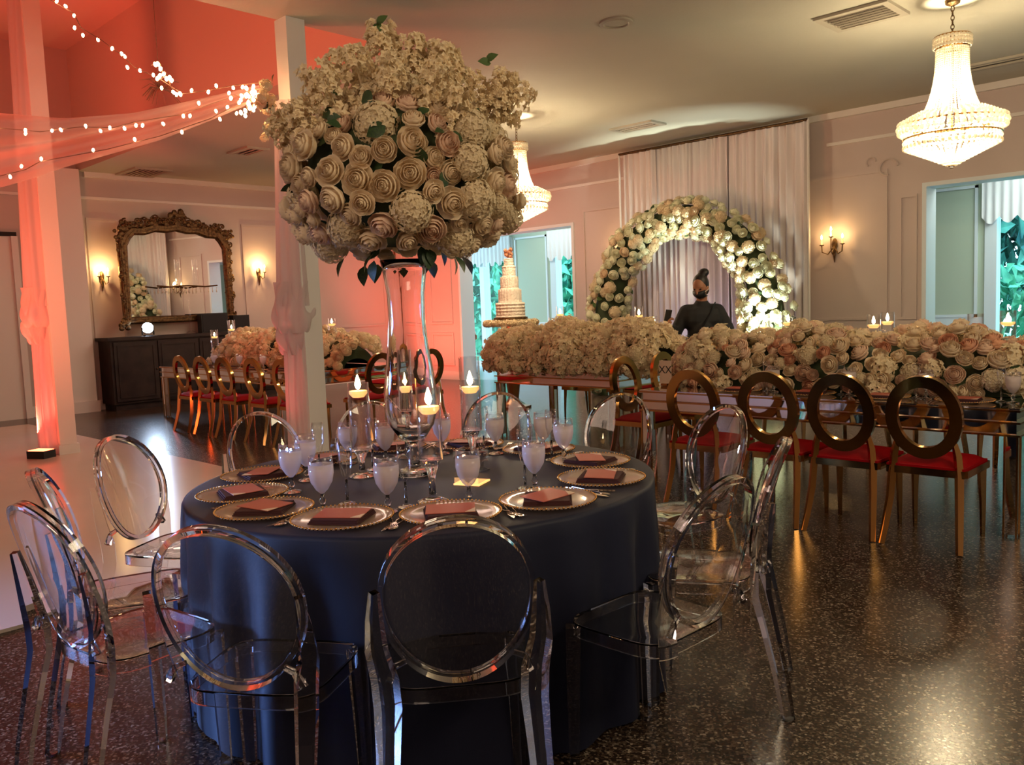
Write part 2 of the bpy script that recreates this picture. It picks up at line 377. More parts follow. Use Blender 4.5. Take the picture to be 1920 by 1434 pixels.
leafcloud('hedge_foliage', 7000, -7.6, 1, 17.5, 18.8, 1.2, 5.5, M['foliage'], 'dark blue-green trees outside the far right window', .20)
leafcloud('shrub_foliage', 3500, -7.6, 1, 16.0, 17.0, 0, 1.75, M['foliage2'], 'light green shrubs low outside the far right window', .14)
# baseboards, crown, rails, panel mouldings
def trimbox(name, boxes, m='trim'):
    mb = MB()
    for q in boxes: mb.box(*q)
    return structure(put(name, mb, M[m], smooth=False))
trimbox('baseboard_left', [(WX, WX+.03, -6, WY, 0, .16), (WX+.03, WX+.045, -6, WY, 0, .05)])
trimbox('baseboard_back', [(WX+.03, O1[0], WY-.03, WY, 0, .16), (O1[1], O2[0], WY-.03, WY, 0, .16), (O2[1], 4.2, WY-.03, WY, 0, .16)])
trimbox('trim_4', [(WX, WX+.06, WYE+.1, WY, CZ-.08, CZ), (WX+.06, 4.2, WY-.06, WY, CZ-.08, CZ), (WX, WX+.03, -6, WY, CZ-.42, CZ-.38), (WX+.03, -8.1, WY-.03, WY, CZ-.42, CZ-.38), (-5.0, 4.2, WY-.03, WY, CZ-.42, CZ-.38)])
def panel_frame(name, ax, a0, a1, z0, z1, wth=.035):
    q = []
    for (s0, s1, t0, t1) in ((a0, a1, z0, z0+wth), (a0, a1, z1-wth, z1), (a0, a0+wth, z0+wth, z1-wth), (a1-wth, a1, z0+wth, z1-wth)):
        q.append((s0, s1, WY-.02, WY, t0, t1) if ax == 'x' else (WX, WX+.02, s0, s1, t0, t1))
    return trimbox(name, q, 'wall')
for k, (a0, a1) in enumerate(((-14.1, -13.35), (-13.2, -12.55), (-9.2, -8.4), (-5.35, -4.22), (-4.08, -3.86))):
    panel_frame('trim_%d' % (5+k), 'x', a0, a1, 1.05 if k > 1 else 1.1, 2.95 if k < 4 else 2.6)
    if k < 4: panel_frame('trim_%d' % (15+k), 'x', a0, a1, .28, .92)
for k, (a0, a1) in enumerate(((5.1, 5.6), (7.75, 8.5), (8.8, 10.9))):
    panel_frame('trim_%d' % (20+k), 'y', a0, a1, 1.1, 3.05)
# small scroll ornament at the panel corner right of the sconce
o = MB(); o.tube([(-4.19+.10*cos(a)-.05*a/6, WY-.02, 2.97+.10*sin(a)) for a in [k*.5 for k in range(11)]], .014, 6); o.tube([(-4.42+.06*cos(a), WY-.02, 3.06+.06*sin(a)) for a in [k*.5 for k in range(9)]], .011, 6)
structure(put('trim_24', o, M['wall']))
# pilaster and folding panel at the far left
trimbox('trim_25', [(WX, WX+.22, 4.38, 4.98, 0, CZ), (WX, WX+.25, 4.35, 5.01, 0, .18)])
d = MB(); d.box(WX, WX+.10, 1.2, 3.98, .0, 2.72)
dr = structure(put('door_1', d, M['trim'], smooth=False))
put('door_frame', MB().box(WX, WX+.13, 1.2, 4.06, 2.72, 2.78), M['dark'], dr, smooth=False)
put('door_edge', MB().box(WX+.02, WX+.14, 3.98, 4.07, 0, 2.72), M['trim'], dr, smooth=False)
# dark seam where the two red-lit walls meet
trimbox('trim_26', [(WX+.0, WX+.03, WY-.03, WY, .16, CZ-.5)], 'copper')
# structural columns
def column(n, x, y, z1, s=.09):
    mb = MB(); mb.box(x-s, x+s, y-s, y+s, 0, z1); mb.box(x-s-.02, x+s+.02, y-s-.02, y+s+.02, 0, .12)
    return structure(put('column_%d' % n, mb, M['trim'], smooth=False))
column(1, -6.16, 3.88, CZ, .085); column(2, -9.84, 3.12, WZ, .085)

# ------------------------------------------------------------------ ceiling fittings
def vent(x, y, label, sx=.62, sy=.62, rz=0):
    t = thing('ceiling_vent', label, 'vent', (x, y, CZ), rz)
    f = MB(); 
    for q in ((-sx/2, sx/2, -sy/2, -sy/2+.06), (-sx/2, sx/2, sy/2-.06, sy/2), (-sx/2, -sx/2+.06, -sy/2+.06, sy/2-.06), (sx/2-.06, sx/2, -sy/2+.06, sy/2-.06)): f.box(q[0], q[1], q[2], q[3], -.025, 0)
    put('frame', f, M['vent'], t, smooth=False)
    sl = MB().box(-sx/2+.06, sx/2-.06, -.014, .014, -.02, -.004, Matrix.Rotation(.0, 4, 'X')).mesh('slat', M['vent'], False)
    n = int((sy-.14)/.06)
    for k in range(n): obj('slat', sl, t, (0, -sy/2+.09+k*(sy-.18)/max(1, n-1), -.002), (.6, 0, 0))
    put('backing', MB().box(-sx/2+.05, sx/2-.05, -sy/2+.05, sy/2-.05, -.003, 0), M['dark'], t, smooth=False)
p = atz(1615, 28, CZ); vent(p.x, p.y, 'square slatted air vent near the large chandelier', .62, .5)
p = atz(1195, 236, CZ); vent(p.x, p.y, 'air vent in the bright patch above the drape', .7, .35)
p = atz(465, 282, CZ); vent(p.x, p.y, 'small air vent left of the white column', .6, .35)
p = atz(270, 322, CZ); vent(p.x, p.y, 'long air vent over the gilt mirror', .8, .6)
p = atz(1860, 118, CZ); vent(p.x, p.y, 'air vent beside the large chandelier', .7, .3)
p = atz(1155, 42, CZ); t = thing('ceiling_speaker', 'round flush speaker in the ceiling above the arch', 'speaker', (p.x, p.y, CZ))
put('rim', MB().lathe([(.10, 0), (.14, 0), (.14, -.012), (.11, -.018), (.10, -.012), (.10, 0)], 28, caps=False), M['vent'], t)
put('grille', MB().lathe([(.001, -.012), (.10, -.008), (.10, 0)], 28), M['ceil'], t)

# ------------------------------------------------------------------ chandeliers
bead_v = MB().ball((0, 0, 0), 1, 5, 4)
def beads(mb, pts, r):
    for p_ in pts: mb.add([Vector(q)*r+Vector(p_) for q in bead_v.v], bead_v.f)
def chandelier(x, y, zb, h, r, label, hang=.33):
    t = thing('chandelier', label, 'chandelier', (x, y, zb), 0, 'crystal basket chandeliers'); zt = h
    k = h/1.08
    put('canopy', MB().lathe([(.001, CZ-zb), (.06, CZ-zb), (.055, CZ-zb-.03), (.015, CZ-zb-.05), (.001, CZ-zb-.05)], 16), M['oldgold'], t)
    z = CZ-zb-.05; i = 0
    lk = MB().tube([(.013*cos(a), 0, .024*sin(a)) for a in [q*pi/5 for q in range(10)]], .004, 5, closed=True).mesh('chain_link', M['oldgold'])
    while z > zt+.0: obj('chain_link', lk, t, (0, 0, z-.02), (0, 0, (i % 2)*pi/2)); z -= .036; i += 1
    # metal rings
    rg = MB()
    for rr, zz in ((.135*k, zt-.02), (.125*k, zt-.11), (r*.97, .37*k), (r*.92, .26*k), (.02, .02)): rg.tube([(rr*cos(a), rr*sin(a), zz) for a in [q*pi/16 for q in range(32)]], .007, 5, closed=True)
    rg.tube([(0, 0, zt), (0, 0, .3)], .008, 6)
    put('frame_rings', rg, M['gold'], t)
    # crown : large crystals
    cr = MB()
    for i in range(30):
        a = 2*pi*i/30; beads(cr, [((.135*k)*cos(a), (.135*k)*sin(a), zt-.035-.030*q) for q in range(3)], .017)
    put('crown', cr, M['crystal'], t)
    neck = MB(); N = 44
    for i in range(N):
        a = 2*pi*i/N
        for q in range(34):
            u = q/33; rr = .12*k+(r*.62-.12*k)*(u**2.6)+.0; zz = zt-.12-u*(zt-.12-.40*k)
            beads(neck, [(rr*cos(a), rr*sin(a), zz)], .0085)
    stuff(put('bead_strands', neck, M['crystal'], t))
    bk = MB(); N = 48
    for i in range(N):
        a = 2*pi*i/N
        beads(bk, [(r*cos(a), r*sin(a), .385*k), (r*1.02*cos(a), r*1.02*sin(a), .35*k), (r*cos(a), r*sin(a), .315*k)], .019)
        beads(bk, [(r*.90*cos(a), r*.90*sin(a), .30*k-q*.034) for q in range(4)], .016)
        for q in range(13):
            u = q/12; rr = r*.88*(1-u)+.01; beads(bk, [(rr*cos(a), rr*sin(a), .185*k*(1-u)**.9+.005)], .015*(1-.5*u))
    for ring in range(6):
        rr = r*(.96-.06*ring); 
        for i in range(36): a = 2*pi*i/36; beads(bk, [(rr*cos(a), rr*sin(a), .40*k+.012*ring)], .013)
    stuff(put('crystal_basket', bk, M['crystal'], t))
    for i in range(6):
        a = 2*pi*i/6
        put('bulb', MB().ball((r*.5*cos(a), r*.5*sin(a), .30*k), .024, 8, 6, (1, 1, 1.4)), M['bulb'], t)
    l = light('chandelier_bulb_light', 'POINT', (x, y, zb+.27*k), 88, (1, .80, .50), .10)
    l = light('chandelier_bulb_light', 'POINT', (x, y, zb+.62*k), 74, (1, .80, .50), .05)
chandelier(-2.40, 7.74, 2.41, 1.08, .40, 'large crystal chandelier hanging nearest, at the upper right')
chandelier(-7.51, 7.89, 2.43, 1.02, .39, 'crystal chandelier partly hidden behind the tall flower ball')

# ------------------------------------------------------------------ wall sconces
def sconce(loc, rz, n, label, e=7):
    t = thing('wall_sconce', label, 'sconce', loc, rz, 'candle sconces on the walls')
    b_ = MB(); b_.ball((0, .015, 0), .05, 10, 8, (.8, .35, 1.6)); b_.tube([(0, .02, -.05), (0, .03, -.14), (0, .015, -.24)], [.025, .018, .004], 8)
    put('backplate', b_, M['oldgold'], t)
    for i in range(n):
        sx = (i-(n-1)/2)*.14; zz = .10 if (n == 3 and i == 1) else .0; yy = .13 if (n == 3 and i == 1) else .10
        a_ = MB(); a_.tube([(0, .03, -.03), (sx*.5, yy*.7, -.13), (sx*.95, yy, -.10), (sx, yy, -.02+zz)], [.010, .009, .008, .008], 6)
        a_.lathe([(.006, 0), (.03, .01), (.032, .018), (.01, .012), (.001, .012)], 10, (sx, yy, -.02+zz))
        arm = put('arm', a_, M['oldgold'], t)
        put('candle_sleeve', MB().lathe([(.001, 0), (.011, 0), (.011, .075), (.001, .08)], 8, (sx, yy, -.01+zz)), M['wax'], arm)
        put('bulb', MB().lathe([(.001, 0), (.010, .008), (.014, .022), (.009, .045), (.001, .062)], 8, (sx, yy, .068+zz)), M['bulb'], arm)
    m_ = Matrix.Rotation(rz, 4, 'Z'); pp = Vector(loc)+m_@Vector((0, .17, .12))
    light('sconce_light', 'POINT', pp, e, (1, .60, .22), .03)
sconce((-4.90, WY-.002, 2.06), pi, 3, 'three-candle sconce on the wall right of the drape', 4)
sconce((-8.38, WY-.002, 2.16), pi, 3, 'sconce half hidden behind the left side of the flower arch', 3)
sconce((WX+.002, 5.27, 2.13), -pi/2, 2, 'gilt two-candle sconce left of the ornate mirror', 9)
sconce((WX+.002, 8.04, 2.20), -pi/2, 2, 'gilt two-candle sconce right of the mirror beside the column', 9)

# ------------------------------------------------------------------ gilt mirror
t = thing('wall_mirror', 'ornate carved gilt mirror above the dark sideboard', 'mirror', (WX+.17, 6.44, 1.315), radians(7.5)); t.scale = (1, 1.10, .965)
HW, HH = .82, 1.58
pts = [(-HW, .12), (-HW, HH-.25), (-HW+.06, HH-.12)]
for k in range(9): u = k/8; pts.append((-HW+.14+(2*HW-.28)*u, HH-.03+.10*sin(u*pi)-.03*abs(sin(u*4*pi))))
pts += [(HW-.06, HH-.12), (HW, HH-.25), (HW, .12)]
n = len(pts)
g = MB(); g.add([(.045, a, z) for a, z in pts]+[(.03, a, z) for a, z in pts], [tuple(range(n)), tuple(range(2*n-1, n-1, -1))]+[(i, i+n, (i+1) % n+n, (i+1) % n) for i in range(n)])
put('mirror_glass', g, M['mirrorwall'], t, smooth=False)
fr = MB(); full = pts+[pts[0]]
fr.tube([(.05, a*1.03, z) for a, z in pts], .05, 8, closed=True, up=(1, 0, 0))
fr.tube([(.04, a*1.10, z+(.04 if z > .5 else -.05)) for a, z in pts], .045, 8, closed=True, up=(1, 0, 0))
fr.tube([(.03, a*1.06, z+(.03 if z > .5 else -.03)) for a, z in pts], .07, 6, closed=True, up=(1, 0, 0))
put('frame', fr, M['oldgold'], t)
def scroll(mb, y, z, r, sgn=1, ph=0, th=.016):
    mb.tube([(.07+.01*k/10, y+sgn*r*(1-k/22)*cos(ph+k*.42), z+r*(1-k/22)*sin(ph+k*.42)) for k in range(18)], [th*(1-.02*k) for k in range(18)], 6)
    mb.ball((.085, y, z), th*1.5, 6, 5)
random.seed(3)
crest = MB()
for k in range(30):
    u = -1+2*k/29; zc = HH+.10+.16*(1-abs(u))**1.1; scroll(crest, u*.86, zc+random.uniform(-.05, .04), random.uniform(.045, .085), random.choice((-1, 1)), random.uniform(0, 6))
    crest.ball((.06, u*.88, zc-.07+random.uniform(-.03, .03)), random.uniform(.035, .065), 7, 5, (.6, 1, 1))
for k in range(10): crest.ball((.07, random.uniform(-.13, .13), HH+.28+random.uniform(-.08, .10)), random.uniform(.03, .055), 7, 5, (.6, 1, 1.2))
for sg in (-1, 1):
    for k in range(9): crest.ball((.07, sg*(.90+random.uniform(-.06, .09)), HH-.02+random.uniform(-.12, .16)), random.uniform(.03, .055), 7, 5, (.6, 1, 1))
put('carved_crest', crest, M['oldgold'], t)
for sg in (-1, 1):
    sd = MB()
    for k in range(14):
        z = .05+k*.105; scroll(sd, sg*(.89+.03*sin(k*2.1)), z, random.uniform(.035, .06), sg*random.choice((-1, 1)), random.uniform(0, 6), .013)
        sd.ball((.06, sg*(.90+.04*cos(k*1.7)), z+.05), random.uniform(.025, .04), 6, 5, (.6, 1, 1.4))
    for k in range(6): sd.ball((.07, sg*(.93+random.uniform(-.05, .07)), random.uniform(-.08, .12)), random.uniform(.04, .06), 7, 5, (.6, 1, 1))
    put('carved_side', sd, M['oldgold'], t)
random.seed(7)

# ------------------------------------------------------------------ sideboard, lamp, speakers, candelabrum
t = thing('sideboard', 'long dark wooden sideboard under the gilt mirror', 'sideboard', (-14.0, 6.5, 0))
L0, L1 = -1.38, 1.5
put('carcass', MB().box(-.25, .24, L0, L1, .10, 1.10), M['wood'], t, smooth=False)
put('top', MB().box(-.27, .28, L0-.04, L1+.04, 1.10, 1.15), M['wood'], t, smooth=False)
put('plinth', MB().box(-.24, .21, L0+.03, L1-.03, 0.0, .10), M['wood'], t, smooth=False)
for k in range(4):
    y0 = L0+.04+k*(L1-L0-.08)/4; y1 = y0+(L1-L0-.08)/4-.02
    dmb = MB(); dmb.box(.24, .262, y0, y1, .14, 1.07)
    for q in ((y0+.05, y1-.05, .19, .21), (y0+.05, y1-.05, 1.0, 1.02), (y0+.05, y0+.07, .21, 1.0), (y1-.07, y1-.05, .21, 1.0)): dmb.box(.262, .272, *q)
    dd = put('door', dmb, M['wood'], t, smooth=False)
    put('knob', MB().ball((.28, (y1-.03) if k % 2 == 0 else y0+.03, .62), .014, 8, 6), M['oldgold'], dd)
p = Vector((-13.9, 5.78, 1.27))
t = thing('spot_lamp', 'round bright white lamp standing on the sideboard below the mirror', 'lamp', (p.x, p.y, 1.15))
dirv = (EYE-p).normalized(); dirv.z = 0.0; q = dirv.to_track_quat('Z', 'Y')
put('housing', MB().lathe([(.001, -.07), (.06, -.07), (.095, .0), (.095, .03), (.085, .03)], 24, caps=False), M['black'], t, (0, 0, .13), q.to_euler())
put('lamp_face', MB().lathe([(.001, .035), (.06, .032), (.085, .022), (.001, .02)], 24), M['lamp'], t, (0, 0, .13), q.to_euler())
put('stand', MB().box(-.05, .05, -.06, .06, 0, .015).box(-.012, .012, -.10, -.085, .015, .14).box(-.012, .012, .085, .10, .015, .14), M['black'], t, smooth=False)
light('spot_lamp_beam', 'SPOT', p+dirv*.16, 90, (.55, .74, 1.0), .06, p+dirv*3.4+Vector((0, 0, -1.05)), 75, .8)
for (px, py, w_, h_, lb) in ((449, 597, .15, .28, 'black upright speaker on the sideboard right of the mirror'), (398, 584, .24, .13, 'low black box in front of the mirror glass')):
    pp = atx(px, py, -13.95); t = thing('speaker', lb, 'speaker', (-13.95, pp.y, 1.151))
    base = 0.0 if h_ > .2 else .20
    put('cabinet', MB().box(-.08, .07, -w_, w_, 0, h_+base), M['black'], t, smooth=False)
    put('grille', MB().box(.07, .078, -w_+.02, w_-.02, .02, h_+base-.02), M['blackcloth'], t, smooth=False)
pp = atx(352, 533, -13.85)
t = thing('candelabrum', 'crystal candelabrum with hanging prisms in front of the mirror', 'candelabrum', (-13.85, pp.y, 1.151))
put('stem', MB().lathe([(.001, 0), (.09, 0), (.08, .02), (.02, .05), (.012, .2), (.025, .26), (.010, .34), (.010, .78), (.03, .80), (.001, .82)], 14), M['glass'], t)
put('cross_arm', MB().tube([(0, -.52, .80), (0, -.3, .78), (0, 0, .80), (0, .3, .78), (0, .52, .80)], .014, 6), M['copper'], t)
for k in range(15):
    a = -.50+k*1.0/14; pr = MB(); beads(pr, [(0, a, .76), (0, a, .735)], .009); pr.lathe([(.001, -.05), (.012, -.02), (.001, .0)], 5, (0, a, .725)); put('prism', pr, M['crystal'], t)
for a in (-.16, .14):
    put('glass_cylinder', MB().lathe([(.045, 0), (.045, .42), (.042, .42), (.042, .01), (.001, .01)], 14, (0, a, .81), caps=False), M['glass'], t)

# ------------------------------------------------------------------ flowers : shared meshes
def petal_faces(mb, r, h, a0, wid, flare, n=4):
    """one petal of a globular bloom: rises from the base, bulges out to r, closes or flares at its lip"""
    vs = []; fs = []
    for j in range(n+1):
        v = j/n; rr = r*(.35+.65*sin(min(1, v*1.5)*pi/2)); rr *= 1-(.16-flare)*max(0, v-.55)/.45; z = h*(1-(1-v)**1.6)
        if flare > .1: z -= flare*.35*max(0, v-.7)/.3
        for i in range(n+1):
            u = (i/n-.5)*2; ww = wid*(.50+.62*sin(v*pi*.60)); a = a0+u*ww; q = rr*(1-.09*u*u*(1-flare*2)+.10*v*v*(1-abs(u))*max(0, flare+.02)*4)
            vs.append((q*cos(a), q*sin(a), z-h*.22*abs(u)**1.5*v+.02*sin(a0*7+u*4)*v))
    for j in range(n):
        for i in range(n): q_ = j*(n+1)+i; fs.append((q_, q_+1, q_+n+2, q_+n+1))
    mb.add(vs, fs)
def rose_mesh(name, m, seed, full=1.0):
    rnd = random.Random(seed); mb = MB()
    for li, (cnt, r, h, fl) in enumerate(((3, .16, .93, -.25), (3, .29, .92, -.15), (4, .43, .88, -.05), (5, .59, .78, .04), (5, .77, .70, .08*full), (6, .95, .50, .13*full))):
        for k in range(cnt):
            petal_faces(mb, r*rnd.uniform(.95, 1.05), 1.22*h*rnd.uniform(.95, 1.05), 2*pi*(k+.4*li+rnd.uniform(-.1, .1))/cnt, pi/cnt*1.3, fl, 3 if li < 2 else 4)
    mb.ball((0, 0, .42), .42, 8, 6, (1, 1, 1.2)); mb.ball((0, 0, .05), .7, 8, 4, (1, 1, .35))
    return mb.mesh(name, m, True)     # radius ~1 unit => scale by bloom radius
ROSE = [rose_mesh('rose', M['rose'], 1), rose_mesh('rose', M['rose'], 2, .6), rose_mesh('rose', M['rose'], 5, 1.3)]
ROSEP = [rose_mesh('rose', M['rosepink'], 3), rose_mesh('rose', M['rosepink'], 4, .6)]
ROSEW = [rose_mesh('rose', M['rosewhite'], 6), rose_mesh('rose', M['rosewhite'], 7, .7), rose_mesh('rose', M['rosewhite'], 8, .3)]
ROSEPEACH = [rose_mesh('rose', M['peach'], 9), rose_mesh('rose', M['peach'], 10, .5)]
def floret(mb, c, nrm, s, rnd, np_=4):
    nrm = nrm.normalized(); x = nrm.orthogonal().normalized(); y = nrm.cross(x); a0 = rnd.uniform(0, 6)
    for k in range(np_):
        a = a0+2*pi*k/np_; d1 = x*cos(a)+y*sin(a); d2 = x*cos(a+.75)+y*sin(a+.75); d3 = x*cos(a-.75)+y*sin(a-.75)
        mb.add([c, c+d3*s*.62+nrm*s*.25, c+d1*s+nrm*s*.12, c+d2*s*.62+nrm*s*.25], [(0, 1, 2, 3)])
def hyd_mesh(name, m, seed, n=150, s=.165):
    rnd = random.Random(seed); mb = MB(); mb.ball((0, 0, .25), .78, 10, 7, (1, 1, .85))
    for i in range(n):
        z = 1-1.35*(i+.5)/n; r = sqrt(max(0, 1-z*z)); a = i*2.39996; d_ = Vector((r*cos(a), r*sin(a), z))
        floret(mb, d_*rnd.uniform(.80, .96)+Vector((0, 0, .25)), d_+Vector((rnd.uniform(-.3, .3), rnd.uniform(-.3, .3), 0)), s*rnd.uniform(.8, 1.2), rnd)
    return mb.mesh(name, m, False)
HYD = [hyd_mesh('hydrangea_head', M['hyd'], 1), hyd_mesh('hydrangea_head', M['hyd'], 2)]
HYDR = [hyd_mesh('hydrangea_head', M['rose'], 11)]
def spray_mesh(name, m, seed, n=95):   # loose blossom spray, unit ~ height 1 along z
    rnd = random.Random(seed); mb = MB(); mb.tube([(0, 0, -.2), (.03, 0, .3), (0, .03, .9)], .02, 5)
    for i in range(n):
        z = rnd.random(); r = .34*(1-.55*z)*sqrt(rnd.random())+.10; a = rnd.uniform(0, 6.28)
        c_ = Vector((r*cos(a), r*sin(a), z)); floret(mb, c_, Vector((cos(a), sin(a), rnd.uniform(-.2, 1.0))), rnd.uniform(.075, .11), rnd, 5)
        floret(mb, c_+Vector((.01, .01, .02)), Vector((cos(a+1), sin(a+1), .8)), .08, rnd, 4)
    return mb.mesh(name, m, False)
SPRAY = [spray_mesh('blossom_spray', M['blossom'], s_) for s_ in (1, 2, 3)]
def cluster_mesh(name, m, seed, n=46):  # loose open blossom cluster, radius ~1
    rnd = random.Random(seed); mb = MB()
    for i in range(n):
        z = 1-1.5*(i+.5)/n; r = sqrt(max(0, 1-z*z)); a = i*2.39996; d_ = Vector((r*cos(a), r*sin(a), z)); rr = rnd.uniform(.55, 1.05)
        floret(mb, d_*rr, d_+Vector((rnd.uniform(-.5, .5), rnd.uniform(-.5, .5), rnd.uniform(-.3, .3))), rnd.uniform(.30, .42), rnd, 5)
    return mb.mesh(name, m, False)
CLUS = [cluster_mesh('blossom_cluster', M['blossom'], 21), cluster_mesh('blossom_cluster', M['blossom'], 22), cluster_mesh('blossom_cluster', M['rose'], 23)]
def leaf_mesh(m):
    vs = []; fs = []; n = 5
    for j in range(n+1):
        v = j/n; w_ = .34*sin(pi*(v**.8))+.01
        vs += [(-w_, v, .10*sin(v*pi)+.10*w_), (0, v, .10*sin(v*pi)), (w_, v, .10*sin(v*pi)+.10*w_)]
    for j in range(n): q_ = j*3; fs += [(q_, q_+1, q_+4, q_+3), (q_+1, q_+2, q_+5, q_+4)]
    return MB().add(vs, fs).mesh('leaf', m, True)
LEAF = leaf_mesh(M['leaf']); LEAFL = leaf_mesh(M['leaflight'])
def orient(nrm, spin=0.0):
    return (nrm.normalized().to_track_quat('Z', 'Y').to_matrix().to_4x4()@Matrix.Rotation(spin, 4, 'Z')).to_euler()
def bloom(me, name, parent, loc, nrm, s, rnd):
    return obj(name, me, parent, loc, orient(nrm, rnd.uniform(0, 6.28)), s)

# tall centrepiece
FB = Vector((-2.65, 2.12, 1.975))
def tall_centre():
    rnd = random.Random(12)
    t = thing('flower_ball', 'huge round bouquet of cream roses and hydrangeas on the tall glass vase', 'flower arrangement', (FB.x, FB.y, 1.58))
    o_ = FB-Vector((FB.x, FB.y, 1.58))
    core = MB().ball(o_+Vector((0, 0, -.03)), .34, 18, 12, (1.03, 1.03, .84)); stuff(put('foliage_core', core, M['moss'], t))
    items = []
    def free(p_, r_):
        for q_, s_ in items:
            if (p_-q_).length < (r_+s_)*.74: return False
        return True
    n = 0; tries = 0
    while tries < 7000 and len(items) < 262:
        tries += 1
        z = rnd.uniform(-.86, .97); a = rnd.uniform(0, 6.283); r = sqrt(1-z*z); d_ = Vector((r*cos(a), r*sin(a), z))
        bumpy = 1+.05*sin(3*a+4*z)+.03*sin(7*a)
        hz = .420*(1 if z < .15 else 1-.42*((z-.15)/.85)**1.2); vz = .33 if z > 0 else .345
        p_ = o_+Vector((d_.x*hz, d_.y*hz, 0))*bumpy+Vector((0, 0, d_.z*vz-.035))
        if d_.z < -.3: p_.z = max(p_.z, o_.z-.315-.02*sin(5*a)); p_ += Vector((d_.x, d_.y, 0)).normalized()*.05
        big = rnd.random()
        if tries < 500: kind, s_ = ('h', rnd.uniform(.070, .085)) if big < .27 else ('r', rnd.uniform(.050, .062))
        else: kind, s_ = ('r', rnd.uniform(.036, .056)) if big < .86 else ('h', .05)
        if not free(p_, s_): continue
        items.append((p_, s_)); nn = d_+Vector((rnd.uniform(-.3, .3), rnd.uniform(-.3, .3), rnd.uniform(-.1, .3)))
        if kind == 'r': bloom(rnd.choice(ROSE+ROSE+ROSEP), 'rose', t, p_-nn.normalized()*s_*.4, nn, s_, rnd)
        else: bloom(rnd.choice(HYD), 'hydrangea_head', t, p_-nn.normalized()*s_*.5, nn, s_, rnd)
    # upright sprays on top, irregular crown
    for (lat, up_, dep, L_, tl, ta) in ((-.05, .36, 0, .24, 0, 0), (-.03, .30, .0, .26, -.05, 0), (-.17, .25, .02, .26, -.25, 0), (-.24, .20, -.02, .26, -.35, 0), (.05, .28, .02, .27, .05, 0), (.16, .24, 0, .28, .15, 0), (.21, .18, .04, .26, .2, 0),
                                (.10, .24, .16, .25, .1, 0), (-.10, .22, -.16, .24, -.1, -.3), (.28, .12, .03, .22, .9, 0), (.36, .20, .03, .22, .45, 0), (.40, .22, .0, .17, .1, 0), (.42, .20, .02, .17, .9, 0), (.35, .24, .02, .16, -.4, 0),
                                (-.36, .08, -.03, .20, -.9, 0), (-.30, .14, .0, .20, -.6, 0), (-.40, .14, .0, .16, -.4, 0), (-.18, .17, -.20, .22, -.3, -.5), (.14, .17, -.20, .22, .3, -.5), (.02, .20, -.20, .22, .0, -.4), (.20, .10, -.22, .2, .5, -.4), (-.26, .08, -.20, .2, -.6, -.4), (.08, .36, .0, .18, .1, .1), (.14, .36, .02, .16, .3, .1), (-.12, .36, .02, .15, -.3, 0)):
        p_ = o_+r0*lat+f0*dep+Vector((0, 0, up_-.03)); d_ = Vector((0, 0, 1))+r0*tl+f0*ta
        bloom(rnd.choice(SPRAY), 'blossom_spray', t, p_, d_, L_*.86, rnd)
    for i in range(75):
        z = rnd.uniform(-.9, .9); a = rnd.uniform(0, 6.283); r = sqrt(1-z*z); d_ = Vector((r*cos(a), r*sin(a), z))
        p_ = o_+Vector((d_.x*.40, d_.y*.40, d_.z*.31-.03)); 
        bloom(LEAF, 'leaf', t, p_, d_+Vector((rnd.uniform(-1, 1), rnd.uniform(-1, 1), rnd.uniform(-1, 1)))*.9, rnd.uniform(.05, .085), rnd)
    for i in range(16):   # hanging leaves under the ball
        a = rnd.uniform(0, 6.283); rr = rnd.uniform(.08, .30)
        e_ = Euler((radians(-75+rnd.uniform(-20, 20)), 0, a-pi/2)); obj('leaf', LEAF, t, o_+Vector((rr*cos(a), rr*sin(a), -.36+rnd.uniform(-.02, .04))), e_, rnd.uniform(.06, .09))
    for (lat, up_, tl) in ((-.06, .53, -.3), (-.03, .50, .3), (.37, .37, .5), (.35, .38, -.4), (-.2, .28, .5)):
        p_ = o_+r0*lat+Vector((0, 0, up_)); obj('leaf', LEAFL, t, p_, (orient(Vector((0, 0, .4))-f0+r0*tl, tl*3)), .055)
tall_centre()
t = thing('flower_vase', 'tall clear glass vase holding up the flower ball', 'vase', (FB.x, FB.y, .762))
put('vase_body', MB().lathe([(.001, .0), (.085, .0), (.088, .012), (.03, .03), (.022, .06), (.034, .085), (.018, .105), (.020, .125), (.055, .15), (.088, .20), (.103, .26), (.105, .33), (.094, .42), (.080, .52), (.072, .62), (.074, .72), (.086, .81), (.094, .85),
    (.091, .85), (.083, .81), (.071, .72), (.069, .62), (.077, .52), (.091, .42), (.101, .33), (.099, .26), (.083, .20), (.05, .16), (.001, .15)], 32, caps=False), M['solidglass'], t, smooth=True)

# ------------------------------------------------------------------ round table, cloth
TC = Vector((-2.60, 2.13, 0)); TR = .90; TZ = .76
t = thing('round_table', 'round banquet table under the navy cloth', 'table', TC)
put('tabletop', MB().lathe([(.001, .725), (.885, .725), (.89, .735), (.885, .752), (.001, .752)], 48), M['wood'], t)
lg = MB().tube([(0, 0, 0), (0, 0, .725)], .018, 8).mesh('leg', M['black'])
for k in range(4): obj('leg', lg, t, (.5*cos(k*pi/2+.4), .5*sin(k*pi/2+.4), 0))
def cw(r, z, a):
    if r < .89: return r
    d_ = max(0, (.76-z)/.76); f_ = sin(a*19+1.2*sin(a*3))+.6*sin(a*31+2)
    g_ = abs(sin(a*9.5+.8*sin(a*4)))**1.5; return r+d_*(.006+.012*f_)+(.046*g_-.024)*min(1, d_*3)
prof = [(.001, .758), (.4, .758), (.8, .758), (.885, .7585), (.898, .756), (.903, .745)]+[(.905, .745-.735*k/14) for k in range(1, 15)]
o = put('tablecloth', MB().lathe(prof, 200, TC, cw, False), M['navy'], smooth=True)
